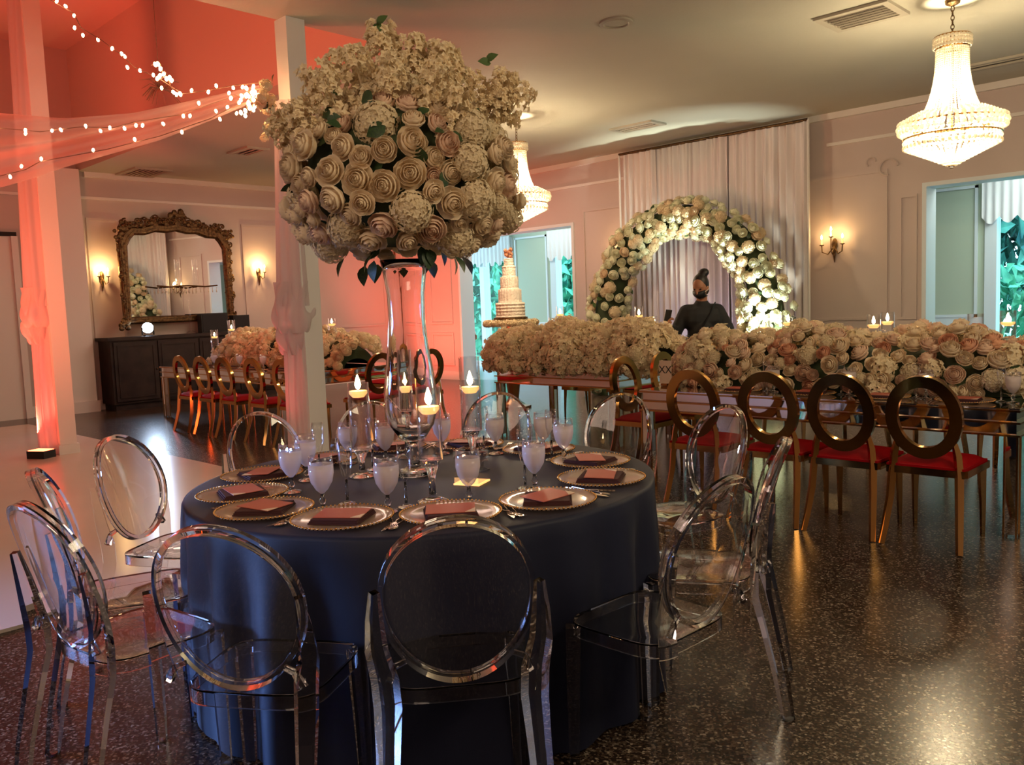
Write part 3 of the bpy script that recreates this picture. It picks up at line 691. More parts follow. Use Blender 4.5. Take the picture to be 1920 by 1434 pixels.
o.data.update(); tag(o, 'dark navy floor-length cloth draped over the round table', 'tablecloth')

# ------------------------------------------------------------------ ghost chairs
def make_ghost():
    t = thing('ghost_chair', '', 'chair')
    A = M['acrylic']
    zs = .455
    def outline(k, n=40, w0=.205, w1=.19, d=.178):     # rounded square; +y is the front (wider)
        pts_ = []
        for i in range(n):
            a = 2*pi*i/n; c_, s_ = cos(a), sin(a); e = .42
            x_ = abs(c_)**e*(1 if c_ >= 0 else -1); y_ = abs(s_)**e*(1 if s_ >= 0 else -1)
            w_ = w1+(w0-w1)*(y_+1)/2; pts_.append(((x_*w_)*k, y_*d*k+.01))
        return pts_
    oo = outline(1); oi = outline(.955); N = len(oo)
    mb = MB(); vs = [(x, y, zs) for x, y in oo]+[(x*.999, y, zs-.042) for x, y in oo]+[(x, y, zs-.042) for x, y in oi]+[(x, y, zs-.008) for x, y in oi]+[(x*.75, y*.75, zs-.006) for x, y in oo]+[(x*.75, y*.75, zs-.013) for x, y in oo]
    fs = []
    for i in range(N):
        j = (i+1) % N
        fs += [(i, N+i, N+j, j), (N+i, 2*N+i, 2*N+j, N+j), (2*N+i, 3*N+i, 3*N+j, 2*N+j), (i, j, 4*N+j, 4*N+i), (3*N+i, 5*N+i, 5*N+j, 3*N+j)]
    fs.append(tuple(range(4*N, 5*N))); fs.append(tuple(range(5*N, 6*N))[::-1])
    put('seat', mb.add(vs, fs), A, t)
    # medallion back
    tl = radians(15); CC = Vector((0, -.235, .70))
    up_ = Vector((0, -sin(tl), cos(tl))); nr = Vector((0, cos(tl), sin(tl)))
    def P_(u, v, d_): return CC+Vector((u, 0, 0))+up_*v+nr*(d_-.22*u*u*0+.035*(u/.2)**2)
    ax_, bx_ = .198, .232; N = 56; mb = MB(); rings = [(0.02, .0), (.35, 0), (.7, 0), (.93, 0)]
    vs = []; fs = []
    for side in (.003, -.003):
        for rr, _ in rings:
            for i in range(N): a = 2*pi*i/N; vs.append(P_(ax_*rr*cos(a), bx_*rr*sin(a), side))
    K = len(rings)
    for sgn in range(2):
        o_ = sgn*K*N
        for q_ in range(K-1):
            for i in range(N):
                j = (i+1) % N; f_ = (o_+q_*N+i, o_+q_*N+j, o_+(q_+1)*N+j, o_+(q_+1)*N+i); fs.append(f_ if sgn == 0 else f_[::-1])
        fs.append(tuple(o_+i for i in range(N)) if sgn == 1 else tuple(o_+i for i in range(N))[::-1])
    for i in range(N): j = (i+1) % N; fs.append(((K-1)*N+i, (K-1)*N+j, (2*K-1)*N+j, (2*K-1)*N+i))
    bk = put('backrest', mb.add(vs, fs), A, t)
    mb = MB(); vs = []; fs = []
    sec = ((.93, .014), (1.0, .016), (1.0, -.016), (.93, -.014))
    for i in range(N):
        a = 2*pi*i/N
        for rr, dd in sec: vs.append(P_(ax_*rr*cos(a), bx_*rr*sin(a), dd))
    for i in range(N):
        j = (i+1) % N
        for q_ in range(4): fs.append((i*4+q_, j*4+q_, j*4+(q_+1) % 4, i*4+(q_+1) % 4))
    put('rim', mb.add(vs, fs), A, bk)
    for s_ in (-1, 1):
        put('leg', MB().tube([(s_*.185, .168, 0), (s_*.183, .166, .2), (s_*.178, .162, zs-.02)], [.021, .026, .032], 4, up=(1, 1, 0)), A, t)
        pts_ = [(s_*.200, -.285, 0), (s_*.197, -.262, .15), (s_*.190, -.225, .32), (s_*.186, -.20, zs-.03), (s_*.190, -.20, .50), (s_*.206, -.208, .58), (s_*.207, -.222, .66), (s_*.203, -.240, .74)]
        put('leg', MB().tube(pts_, [.023, .027, .031, .036, .036, .030, .023, .014], 4, up=(1, .75, 0)), A, t)
        for fy, fx in ((.168, .185), (-.285, .200)): put('foot_pad', MB().lathe([(.001, -.001), (.016, -.001), (.016, .006), (.001, .007)], 10, (s_*fx, fy, .002)), M['frost'], t)
        put('brace', MB().tube([(s_*.183, -.205, .50), (s_*.165, -.205, .535), (s_*.135, -.200, .545)], [.014, .010, .008], 4), A, t)
    return t
seats = [  # measured back tops, name of the place
    ((-1.52, 1.35), 'centre front'), ((-1.95, .88), 'front left of centre'), ((-2.68, .70), 'nearest left'), ((-3.17, 1.02), 'second left'), ((-3.81, 1.39), 'third left'),
    ((-4.00, 2.18), 'far left before the column'), ((-3.85, 2.78), 'far side behind the first candle'), ((-3.50, 3.45), 'far side left of the gilt pedestal'), ((-2.80, 3.72), 'far right behind'), ((-2.03, 3.50), 'right, second from back'), ((-1.40, 2.75), 'right middle'), ((-1.20, 2.08), 'nearest right')]
gl_labels = ['clear acrylic oval-back chair at centre front, back to the viewer', 'clear acrylic oval-back chair front left with navy cloth seen through it', 'clear acrylic chair at the left edge of the picture, seen nearly side-on', 'clear acrylic chair second from left, on the white dance floor edge', 'clear acrylic chair left of the table with its back rising against the dance floor',
    'clear acrylic chair behind the table left of the draped column', 'clear acrylic chair behind the table under the left candle', 'clear acrylic chair behind the table in front of the gilt cake pedestal', 'clear acrylic chair behind the right plates near the gold end chairs', 'clear acrylic chair on the right whose back overlaps the gold oval chairs', 'clear acrylic chair on the right, back seen edge-on, tallest at that side', 'clear acrylic chair nearest on the right with its seat facing the cloth']
G0 = make_ghost(); SEATANG = []
for i, ((x, y), _) in enumerate(seats):
    v = Vector((TC.x-x, TC.y-y)); a = atan2(v.y, v.x)-pi/2
    rr0 = v.length; v.normalize(); back = .295; back -= max(0, 1.08-(rr0-back))     # back top lies .30 behind the chair's centre
    da = {1: radians(6), 2: radians(11), 3: radians(6), 0: radians(-3)}.get(i, 0); a += da
    loc = (x+v.x*back, y+v.y*back, 0); SEATANG.append(atan2(-v.y, -v.x))
    if loc[0] < -4.4: loc = (loc[0], loc[1], .018)
    if i == 0: G0.location = loc; G0.rotation_euler = (0, 0, a); G0['label'] = gl_labels[0]; G0['group'] = 'ghost chairs around the round table'
    else: dup(G0, loc, a, gl_labels[i], 'ghost chairs around the round table')

# ------------------------------------------------------------------ place settings
def make_charger():
    mb = MB().lathe([(.001, .002), (.10, .002), (.125, .006), (.160, .012), (.163, .014), (.160, .016), (.125, .010), (.10, .006), (.001, .006)], 48)
    t = thing('charger_plate', '', 'plate'); put('plate', mb, M['charger'], t, smooth=True)
    mb = MB()
    for i in range(72): a = 2*pi*i/72; beads(mb, [(.161*cos(a), .161*sin(a), .016)], .0042)
    put('beaded_rim', mb, M['gold'], t, smooth=True); return t
def make_napkin():
    t = thing('folded_napkin', '', 'napkin'); mb = MB()
    for k in range(3): mb.box(-.082+.003*k, .082-.002*k, -.080+.004*k, .080-.002*k, .005*k, .005*k+.0046)
    me = mb.mesh('fold', M['napkin'], False); obj('fold', me, t); return t
def make_card():
    t = thing('menu_card', '', 'card')
    put('card', MB().add([(-.078, -.052, 0), (.078, -.052, 0), (.078, .056, .004), (-.078, .056, .004), (-.078, -.052, .002), (.078, -.052, .002), (.078, .056, .006), (-.078, .056, .006)], [(0, 3, 2, 1), (4, 5, 6, 7), (0, 1, 5, 4), (1, 2, 6, 5), (2, 3, 7, 6), (3, 0, 4, 7)]), M['card'], t, smooth=False)
    put('pale_corner', MB().add([(.046, -.0525, .0015), (.0785, -.0525, .0015), (.0785, -.010, .0025), (.046, -.0525, .0032), (.0785, -.0525, .0032), (.0785, -.010, .0050)], [(0, 2, 1), (3, 4, 5), (0, 1, 4, 3), (1, 2, 5, 4), (2, 0, 3, 5)]), M['cardpale'], t, smooth=False)
    return t
def make_fork():
    t = thing('fork', '', 'cutlery')
    put('handle', MB().tube([(0, -.10, .003), (0, -.02, .005), (0, .03, .006)], [.006, .0035, .003], 6, flat=.5), M['silver'], t)
    hd = MB().box(-.011, .011, .03, .055, .004, .006)
    put('head', hd, M['silver'], t, smooth=False)
    tn = MB().box(-.0014, .0014, .055, .09, .004, .006).mesh('tine', M['silver'], False)
    for k in range(4): obj('tine', tn, t, (-.0096+.0064*k, 0, 0))
    return t
def make_knife():
    t = thing('table_knife', '', 'cutlery')
    put('handle', MB().tube([(0, -.10, .003), (0, 0, .004)], [.0065, .005], 6, flat=.5), M['silver'], t)
    put('blade', MB().add([(-.006, 0, .002), (.006, 0, .002), (.010, .06, .002), (.002, .11, .002), (-.006, .09, .002), (-.006, 0, .004), (.006, 0, .003), (.010, .06, .003), (.002, .11, .003), (-.006, .09, .004)], [(0, 4, 3, 2, 1), (5, 6, 7, 8, 9), (0, 1, 6, 5), (1, 2, 7, 6), (2, 3, 8, 7), (3, 4, 9, 8), (4, 0, 5, 9)]), M['silver'], t, smooth=False)
    return t
def make_spoon():
    t = thing('spoon', '', 'cutlery')
    put('handle', MB().tube([(0, -.09, .003), (0, .03, .005), (0, .05, .004)], [.0055, .003, .003], 6, flat=.5), M['silver'], t)
    put('bowl', MB().ball((0, .07, .004), .018, 10, 6, (.8, 1.2, .18)), M['silver'], t); return t
def make_goblet():
    t = thing('water_goblet', '', 'glass')
    put('bowl', MB().lathe([(.006, .055), (.020, .068), (.036, .095), (.042, .125), (.0415, .155), (.0395, .155), (.040, .125), (.033, .095), (.001, .068)], 24, caps=False), M['frost'], t, smooth=True)
    put('stem', MB().lathe([(.001, 0), (.036, 0), (.034, .004), (.008, .010), (.007, .02), (.013, .030), (.007, .04), (.006, .056), (.001, .056)], 20, caps=False), M['solidglass'], t, smooth=True)
    put('rim', MB().lathe([(.0415, .155), (.0395, .182), (.0380, .183), (.0395, .155)], 24, caps=False), M['glass'], t, smooth=True)
    ic = MB()
    for k in range(7): a = k*.9; m_ = Matrix.Translation((.017*cos(a), .017*sin(a), .150+.004*(k % 3)))@Euler((k, k*2, k*.7)).to_matrix().to_4x4(); ic.box(-.008, .008, -.008, .008, -.008, .008, m_)
    put('ice', ic, M['water'], t, smooth=False); return t
def make_flute():
    t = thing('champagne_flute', '', 'glass')
    put('bowl', MB().lathe([(.004, .085), (.014, .10), (.023, .14), (.025, .18), (.023, .215), (.0215, .215), (.0235, .18), (.021, .14), (.001, .098)], 20, caps=False), M['glass'], t, smooth=True)
    put('stem', MB().lathe([(.001, 0), (.030, 0), (.028, .003), (.006, .010), (.0045, .05), (.004, .086), (.001, .086)], 16, caps=False), M['solidglass'], t, smooth=True); return t
PR = dict(charger=make_charger(), napkin=make_napkin(), card=make_card(), fork=make_fork(), knife=make_knife(), spoon=make_spoon(), goblet=make_goblet(), flute=make_flute())
used = set()
def place(k, loc, rz, label, group):
    o_ = PR[k]
    if k in used: return dup(o_, loc, rz, label, group)
    used.add(k); o_.location = loc; o_.rotation_euler = (0, 0, rz); o_['label'] = label; o_['group'] = group; return o_
plates_px = [(640, 972), (495, 955), (455, 925), (492, 890), (845, 962), (1035, 938), (1133, 896), (1107, 864), (1010, 842), (880, 833), (735, 838), (600, 862)]
pl_desc = ['front centre-left, nearest the viewer', 'left front, second from the left edge', 'at the left edge of the table', 'left rear below the far-left chair', 'front centre behind the centre chair back', 'front right, brightly lit', 'at the right edge, upper card opened flat', 'right rear beside the tall goblet', 'rear right behind the flutes', 'rear centre behind the vase', 'rear left under the left candle', 'rear far left beside the column']
TT = TZ+.0005
for i, ((px, py), ds) in enumerate(zip(plates_px, pl_desc)):
    p = atz(px, py, TT+.01); v = Vector((p.x-TC.x, p.y-TC.y)); 
    rr = min(v.length, .715); v.normalize(); p = Vector((TC.x+v.x*rr, TC.y+v.y*rr, TT)); a = atan2(v.y, v.x)+pi/2; sd = Vector((-v.y, v.x, 0)); rnd = random.Random(i)
    place('charger', p, a, 'gold-rimmed glass charger %s' % ds, 'chargers on the round table')
    place('napkin', p+Vector((0, 0, .0075)), a+rnd.uniform(-.1, .1)+pi/4*(i % 2), 'dark burgundy folded napkin %s' % ds, 'napkins on the round table')
    place('card', p+Vector((0, 0, .0228)), a+rnd.uniform(-.2, .2), 'brick red menu card %s' % ds, 'menu cards on the round table')
    place('fork', p-sd*.185, a+pi, 'fork beside the charger %s' % ds, 'forks on the round table')
    place('knife', p+sd*.183, a+pi, 'knife beside the charger %s' % ds, 'knives on the round table')
    place('spoon', p+sd*.203, a+pi, 'spoon beside the charger %s' % ds, 'spoons on the round table')
gob = [(548, 922, 'leftmost of the front goblets'), (606, 955, 'second goblet from the left, in front of the flute'), (728, 958, 'goblet centre front, left of the tall candle holder'), (880, 942, 'goblet right of the tall candle holder'), (1003, 916, 'goblet just behind the bright front-right charger'), (1058, 866, 'goblet at the right rear beside a charger'), (930, 850, 'goblet behind the table under the distant pedestal'), (576, 900, 'goblet behind the leftmost one'), (724, 868, 'goblet between the left candle and the vase'), (1020, 848, 'goblet behind the right rear goblet'), (655, 868, 'goblet behind the left candle holder'), (830, 850, 'goblet half hidden behind the vase')]
flu = [(652, 944, 'flute between the front left goblets and the left candle'), (762, 950, 'flute left of the tall candle holder'), (985, 915, 'flute left of the front right goblet'), (1035, 862, 'flute left of the right rear goblet'), (905, 880, 'flute right of the rear candle holder'), (985, 858, 'flute behind, right of the pedestal reflection'), (700, 880, 'flute behind the left candle holder'), (600, 890, 'flute at the left among the goblets'), (908, 852, 'flute standing at the rear centre')]
PT = []
for (px, py, ds) in gob:
    p = atz(px, py, TT); PT.append(p); place('goblet', p, random.uniform(0, 6), 'frosty ice-water %s' % ds, 'water goblets on the round table')
for (px, py, ds) in flu:
    p = atz(px, py, TT); PT.append(p); place('flute', p, 0, 'empty clear %s' % ds, 'flutes on the round table')

# ------------------------------------------------------------------ floating candle holders
def candle_holder(name, loc, label, stem, cyl, r, wax, group, lt=1.6, foot=.055, flame=1.0):
    t = thing(name, label, 'candle holder', loc, 0, group); g = 'glass'
    if stem: put('stem', MB().lathe([(.001, 0), (foot, 0), (foot*.95, .005), (.014, .02), (.010, stem*.5), (.02, stem*.8), (r*.75, stem-.001), (.001, stem-.001)], 20, caps=False), M['solidglass'], t, smooth=True)
    put('glass_cylinder', MB().lathe([(.001, stem), (r, stem+.002), (r, stem+cyl), (r-.003, stem+cyl), (r-.003, stem+.008), (.001, stem+.008)], 24, caps=False), M[g], t, smooth=True)
    zw = stem+wax
    put('water', MB().lathe([(.001, stem+.01), (r-.0045, stem+.01), (r-.0045, zw), (.001, zw)], 20), M['water'], t)
    cn = put('floating_candle', MB().lathe([(.001, zw-.012), (r*.55, zw-.012), (r*.88, zw+.004), (r*.86, zw+.014), (.001, zw+.012)], 20), M['wax'], t)
    put('wick', MB().tube([(0, 0, zw+.01), (0, 0, zw+.022)], .0012, 4), M['black'], cn)
    put('flame', MB().lathe([(.001, zw+.018), (.006, zw+.026), (.0085, zw+.038), (.0055, zw+.058), (.001, zw+.078)], 8), M['flame'], cn, smooth=True).scale = (flame, flame, 1)
    if lt: light('candle_light', 'POINT', Vector(loc)+Vector((0, 0, zw+.038)), lt, (1, .58, .22), .012)
for (px, py, st, cy_, wx, ds) in ((680, 892, .105, .27, .225, 'footed glass cylinder with a floating candle, left of the vase'), (812, 940, .145, .25, .17, 'tallest-foot glass cylinder with a floating candle, front centre'), (888, 880, .16, .30, .165, 'footed glass cylinder with a floating candle, right of the vase')):
    candle_holder('candle_holder', atz(px, py, TT), ds, st, cy_, .042, wx, 'floating candles on the round table', 2.4, flame=1.5)
p = atz(765, 856, TT); candle_holder('candle_holder', p, 'slim footed glass cylinder standing close behind the vase', .2, .28, .035, .10, 'floating candles on the round table', .8)
p = atz(885, 905, TT); t = thing('tealight_dish', 'small square glass dish with an amber base behind a goblet', 'dish', p, .4)
put('glass_walls', MB().box(-.05, -.047, -.05, .05, .006, .13).box(.047, .05, -.05, .05, .006, .13).box(-.047, .047, -.05, -.047, .006, .13).box(-.047, .047, .047, .05, .006, .13), M['glass'], t, smooth=False)
put('amber_base', MB().box(-.052, .052, -.052, .052, 0, .006), M['wax'], t, smooth=False)

# ------------------------------------------------------------------ mirrored king tables
def king_table(x0, x1, y0, y1, label, m='mirror', H_=.74, ap=.13, legs=4):
    t = thing('mirrored_table', label, 'table', ((x0+x1)/2, (y0+y1)/2, 0)); a, b_ = (x1-x0)/2, (y1-y0)/2
    put('tabletop', MB().box(-a, a, -b_, b_, H_-.022, H_), M[m], t, smooth=False)
    for nm, q_ in (('apron', (-a+.02, a-.02, -b_+.02, -b_+.03)), ('apron', (-a+.02, a-.02, b_-.03, b_-.02)), ('apron', (-a+.02, -a+.03, -b_+.03, b_-.03)), ('apron', (a-.03, a-.02, -b_+.03, b_-.03))):
        put(nm, MB().box(*q_, H_-.022-ap, H_-.022), M[m], t, smooth=False)
    for z in (H_-.012, H_-.022-ap*.45, H_-.022-ap):
        e_ = .004; bt = MB()
        for q_ in ((-a-e_, a+e_, -b_-e_, -b_+.02), (-a-e_, a+e_, b_-.02, b_+e_), (-a-e_, -a+.02, -b_+.02, b_-.02), (a-.02, a+e_, -b_+.02, b_-.02)): bt.box(*q_, z-.007, z+.004)
        put('edge_strip', bt, M['gold'], t, smooth=False)
    for sx in (-1, 1):
        for sy in (-1, 1):
            x_, y_ = sx*(a-.045), sy*(b_-.045); lm = MB(); lm.box(x_-.032, x_+.032, y_-.032, y_+.032, .02, H_-.022-ap)
            lo = put('leg', lm, M[m], t, smooth=False)
            ed = MB()
            for ex in (-1, 1):
                for ey in (-1, 1): ed.box(x_+ex*.032-.005, x_+ex*.032+.005, y_+ey*.032-.005, y_+ey*.032+.005, 0.0, H_-.022-ap)
            put('leg_edging', ed, M['gold'], lo, smooth=False)
    return t
king_table(-3.85, -1.28, 5.30, 6.90, 'mirrored gold-edged long table at the right under the rose runner')
king_table(-12.2, -8.55, 5.20, 6.80, 'mirrored long table at the left under the mirror, behind the column')
king_table(-6.65, -4.95, 6.50, 7.45, 'gilt-edged table in the middle under the ivory blossom runner')

# ------------------------------------------------------------------ gold oval-back chairs
def make_gold():
    t = thing('gold_chair', '', 'chair'); G = M['gold']
    N = 44; tl = radians(9); CC = Vector((0, -.215, .724)); up_ = Vector((0, -sin(tl), cos(tl))); nr = Vector((0, cos(tl), sin(tl)))
    vs = []; fs = []; ax_, bx_ = .200, .234
    sec = ((ax_, bx_, .016), (ax_-.064, bx_-.064, .016), (ax_-.064, bx_-.064, -.016), (ax_, bx_, -.016))
    for i in range(N):
        a = 2*pi*i/N
        for (rx, rz_, dd) in sec: vs.append(CC+Vector((rx*cos(a), 0, 0))+up_*(rz_*sin(a))+nr*dd)
    for i in range(N):
        j = (i+1) % N
        for q_ in range(4): fs.append((i*4+q_, i*4+(q_+1) % 4, j*4+(q_+1) % 4, j*4+q_))
    put('back_ring', MB().add(vs, fs), G, t)
    for s_ in (-1, 1):
        put('leg', MB().tube([(s_*.205, -.275, 0), (s_*.195, -.245, .10), (s_*.182, -.205, .26), (s_*.175, -.19, .42), (s_*.165, -.185, .52), (s_*.15, -.19, .585)], [.019, .021, .023, .024, .022, .016], 4, up=(1, 1, 0)), G, t)
        put('leg', MB().tube([(s_*.185, .20, 0), (s_*.185, .195, .2), (s_*.18, .185, .42)], [.013, .018, .026], 4, up=(1, 1, 0)), G, t)
    f = MB(); f.box(-.205, .205, -.20, -.175, .40, .44); f.box(-.215, .215, .185, .215, .40, .44); f.box(-.215, -.19, -.175, .185, .40, .44); f.box(.19, .215, -.175, .185, .40, .44)
    put('seat_frame', f, G, t, smooth=False)
    vs = []; fs = []; n = 8
    for j in range(n+1):
        for i in range(n+1):
            u, v = i/n*2-1, j/n*2-1; e = max(abs(u), abs(v)); z = .448+.045*(1-e**5)*(1-.15*(u*u+v*v)); k_ = 1-.03*(e**6)
            vs.append((u*.208*k_, v*.20*k_+.006, z))
    for j in range(n):
        for i in range(n): q_ = j*(n+1)+i; fs.append((q_, q_+1, q_+n+2, q_+n+1))
    mb = MB().add(vs, fs); mb.box(-.205, .205, -.195, .205, .44, .452); put('seat_cushion', mb, M['red'], t)
    return t
K0 = make_gold(); kfirst = [True]
def gold(x, y, rz, label, group):
    if kfirst[0]:
        kfirst[0] = False; K0.location = (x, y, 0); K0.rotation_euler = (0, 0, rz); K0['label'] = label; K0['group'] = group; return K0
    return dup(K0, (x, y, 0), rz, label, group)
gr = 'gold oval-back chairs at the right table'
for x, ds in ((-1.64, 'rightmost gold oval-back chair with red seat at the rose table'), (-2.10, 'second gold oval-back chair from the right'), (-2.56, 'third gold oval-back chair from the right, partly behind a clear chair'), (-3.10, 'fourth gold oval-back chair from the right, at the table corner')):
    gold(x, 5.08, 0, ds, gr)
gold(-4.12, 5.78, -pi/2, 'gold oval-back chair at the end of the right table, glowing copper', gr)
gold(-4.12, 6.36, -pi/2, 'gold oval-back chair behind the copper one, beside the table number', gr)
for k, x in enumerate((-1.75, -2.35, -2.95, -3.5)): gold(x, 7.12, pi, 'gold chair on far side of rose table, %s' % ('seen beside the mirrored right leg', 'between the two right chairs', 'legs showing left of centre', 'legs showing near the left end')[k], 'gold chairs behind the rose table')
gold(-6.42, 7.80, pi, 'dark-seated gold chair behind the blossom table, left one', 'gold chairs behind the blossom table'); gold(-5.75, 7.80, pi, 'dark-seated gold chair behind the blossom table, right one', 'gold chairs behind the blossom table')
gr = 'gold oval-back chairs at the left table'
for px, ds in ((331, 'leftmost gold oval-back chair at the left table'), (370, 'second gold oval-back chair from the left at the left table'), (411, 'third gold oval-back chair from the left at the left table'), (466, 'fourth gold oval-back chair, nearest the draped column'),):
    gold(aty(px, 655, 4.66).x, 4.92, 0, ds, gr)
gold(aty(466, 655, 4.66).x+.62, 4.92, 0, 'gold oval-back chair hidden behind the draped column', gr)
gold(-7.88, 5.72, pi/2, 'gold oval-back chair at the table end right of the column', gr); gold(-7.88, 6.44, pi/2, 'gold oval-back chair at the table end seen through the vase', gr)
gold(-9.3, 7.05, pi, 'bright gold oval-back chair on the far side against the red wall', gr); gold(-11.4, 7.05, pi, 'gold oval-back chair at the far left on the far side at the left', gr)

# ------------------------------------------------------------------ flower runners
def runner(label, x0, x1, yc, hw, hh, z0, n, pick, sizes, seed, over=0.0, gap=.78, leaves=40, amin=-.25, amax=2.7):
    """mound along x; pick(rnd) -> (mesh, name)"""
    rnd = random.Random(seed); t = thing('flower_runner', label, 'flower arrangement', ((x0+x1)/2, yc, z0)); L_ = (x1-x0)/2
    core = MB(); vs = []; fs = []; A, B = 40, 12; L_ -= .04
    for i in range(A+1):
        u = -1+2*i/A; k_ = (1-abs(u)**6)**.5 if abs(u) < 1 else 0.02
        for j in range(B+1):
            a = pi*j/B; vs.append((u*L_*.97, -cos(a)*hw*.86*(.4+.6*k_), .002+sin(a)*hh*.82*(.3+.7*k_)))
    for i in range(A):
        for j in range(B): q_ = i*(B+1)+j; fs.append((q_, q_+B+1, q_+B+2, q_+1))
    stuff(put('foliage_core', core.add(vs, fs), M['moss'], t))
    L_ += .04; items = []; tries = 0
    while len(items) < n and tries < n*60:
        tries += 1; u = rnd.uniform(-1, 1); a = rnd.uniform(amin, amax); k_ = (max(0, 1-abs(u)**7))**.5
        bm_ = 1+.10*sin(u*L_*7+a*2)+.06*sin(u*L_*17)
        p_ = Vector((u*L_+(over*(1 if u > 0 else -1)*(abs(u)**8)), -cos(a)*hw*(.45+.55*k_)*bm_, max(.035, sin(a)*hh*(.35+.65*k_)*bm_+.03)))
        nn = Vector((u**9*1.2, -cos(a)/hw*.5, max(.05, sin(a))/hh*.35)); s_ = rnd.uniform(*sizes)*(1.15 if tries < n*2 else .85)
        if any((p_-q_).length < (s_+r_)*gap for q_, r_ in items): continue
        items.append((p_, s_)); me, nm = pick(rnd)
        if nm == 'blossom_cluster' or nm == 'hydrangea_head': s_ *= 1.15
        bloom(me, nm, t, p_-nn.normalized()*s_*.3, nn+Vector((rnd.uniform(-.5, .5), rnd.uniform(-.5, .5), rnd.uniform(-.2, .4))), s_, rnd)
    for i in range(leaves):
        u = rnd.uniform(-.98, .98); a = rnd.uniform(amin+.2, amax-.4); p_ = Vector((u*L_, -cos(a)*hw*.93, max(.03, sin(a)*hh*.93)))
        bloom(LEAF, 'leaf', t, p_, Vector((rnd.uniform(-1, 1), -cos(a)+rnd.uniform(-.6, .6), sin(a)+rnd.uniform(-.4, .8))), rnd.uniform(.05, .10), rnd)
    return t
def pk_rose(r_):
    q_ = r_.random()
    if q_ < .46: return r_.choice(ROSE), 'rose'
    if q_ < .72: return r_.choice(ROSEP), 'rose'
    if q_ < .82: return r_.choice(ROSEPEACH), 'rose'
    if q_ < .92: return r_.choice(HYD), 'hydrangea_head'
    return CLUS[1], 'blossom_cluster'
def pk_blos(r_): return (r_.choice(CLUS), 'blossom_cluster') if r_.random() < .9 else (HYD[0], 'hydrangea_head')
runner('long mound of cream, blush and peach roses covering the right table', -3.92, -1.32, 6.12, .48, .36, .741, 298, pk_rose, (.048, .066), 31, .05, .66, 45, -.1, 2.6)
runner('fluffy ivory blossom mound covering the middle table', -6.78, -4.62, 6.92, .52, .40, .741, 250, pk_blos, (.055, .072), 32, .12, .56, 14, -.35, 2.6)
runner('cream flower mound along the left table behind the column', -11.6, -8.55, 6.10, .52, .40, .741, 290, lambda r_: (r_.choice(ROSE+CLUS+CLUS+HYD), 'flower_head'), (.055, .075), 33, .05, .62, 50, -.2, 2.5)

# ------------------------------------------------------------------ candles on the long tables
def tcandle(px, ytop, ycan, Y, ds, rr=.045, lt=.5, grp=None, base=.741):
    q_ = aty(px, ycan, Y); zt = aty(px, ytop, Y).z; zc = q_.z-.02
    candle_holder('candle_cylinder', (q_.x, Y, base), ds, 0, zt-base, rr, zc-base, grp, lt, flame=1.6)
g_ = 'floating candles on the blossom table'
for px, yt, yc, Y, ds in ((1036, 595, 607, 7.15, 'left one of the three behind the blossoms near the cake'), (1050, 574, 588, 7.3, 'tallest of the three behind the blossoms near the cake'), (1072, 595, 606, 7.2, 'right one of the three behind the blossoms near the cake'), (1180, 596, 608, 7.1, 'short one at the left foot of the arch'), (1198, 574, 590, 7.25, 'tall one at the left foot of the arch'), (1226, 592, 605, 7.15, 'right one of the three left of the standing person')):
    tcandle(px, yt, yc, Y, 'floating candle cylinder, '+ds, .045, .9, g_)
g_ = 'floating candles on the rose table'
for px, yt, yc, Y, ds in ((1340, 618, 640, 6.35, 'in front of the standing person'), (1432, 594, 612, 6.75, 'beside the bright foot of the arch'), (1478, 590, 603, 6.8, 'in front of the bright foot of the arch'), (1534, 621, 636, 6.5, 'right of the arch foot'), (1638, 589, 607, 6.55, 'left one of the joined pair below the sconce'), (1664, 585, 601, 6.7, 'right one of the joined pair below the sconce'), (1722, 622, 647, 6.05, 'low one sunk in peach roses'), (1829, 588, 622, 6.3, 'wide one before the opening jamb'), (1890, 582, 602, 6.5, 'rightmost of all, in front of the garden window')):
    tcandle(px, yt, yc, Y, 'floating candle cylinder, '+ds, .05, 1.8, g_)
candle_holder('candle_cylinder', (aty(1786, 640, 6.5).x, 6.5, .741), 'unlit clear glass cylinder between two lit ones on the rose table', 0, .40, .045, .12, g_, 0)
g_ = 'floating candles on the left table'
for px, yt, yc, Y, ds in ((402, 618, 630, 6.0, 'leftmost on the left table'), (434, 600, 616, 6.15, 'brightest and tallest on the left table'), (462, 617, 625, 6.0, 'third on the left table beside the column'), (622, 597, 606, 6.1, 'alone right of the column before the red wall')):
    tcandle(px, yt, yc, Y, 'floating candle cylinder, '+ds, .055, .8, g_)
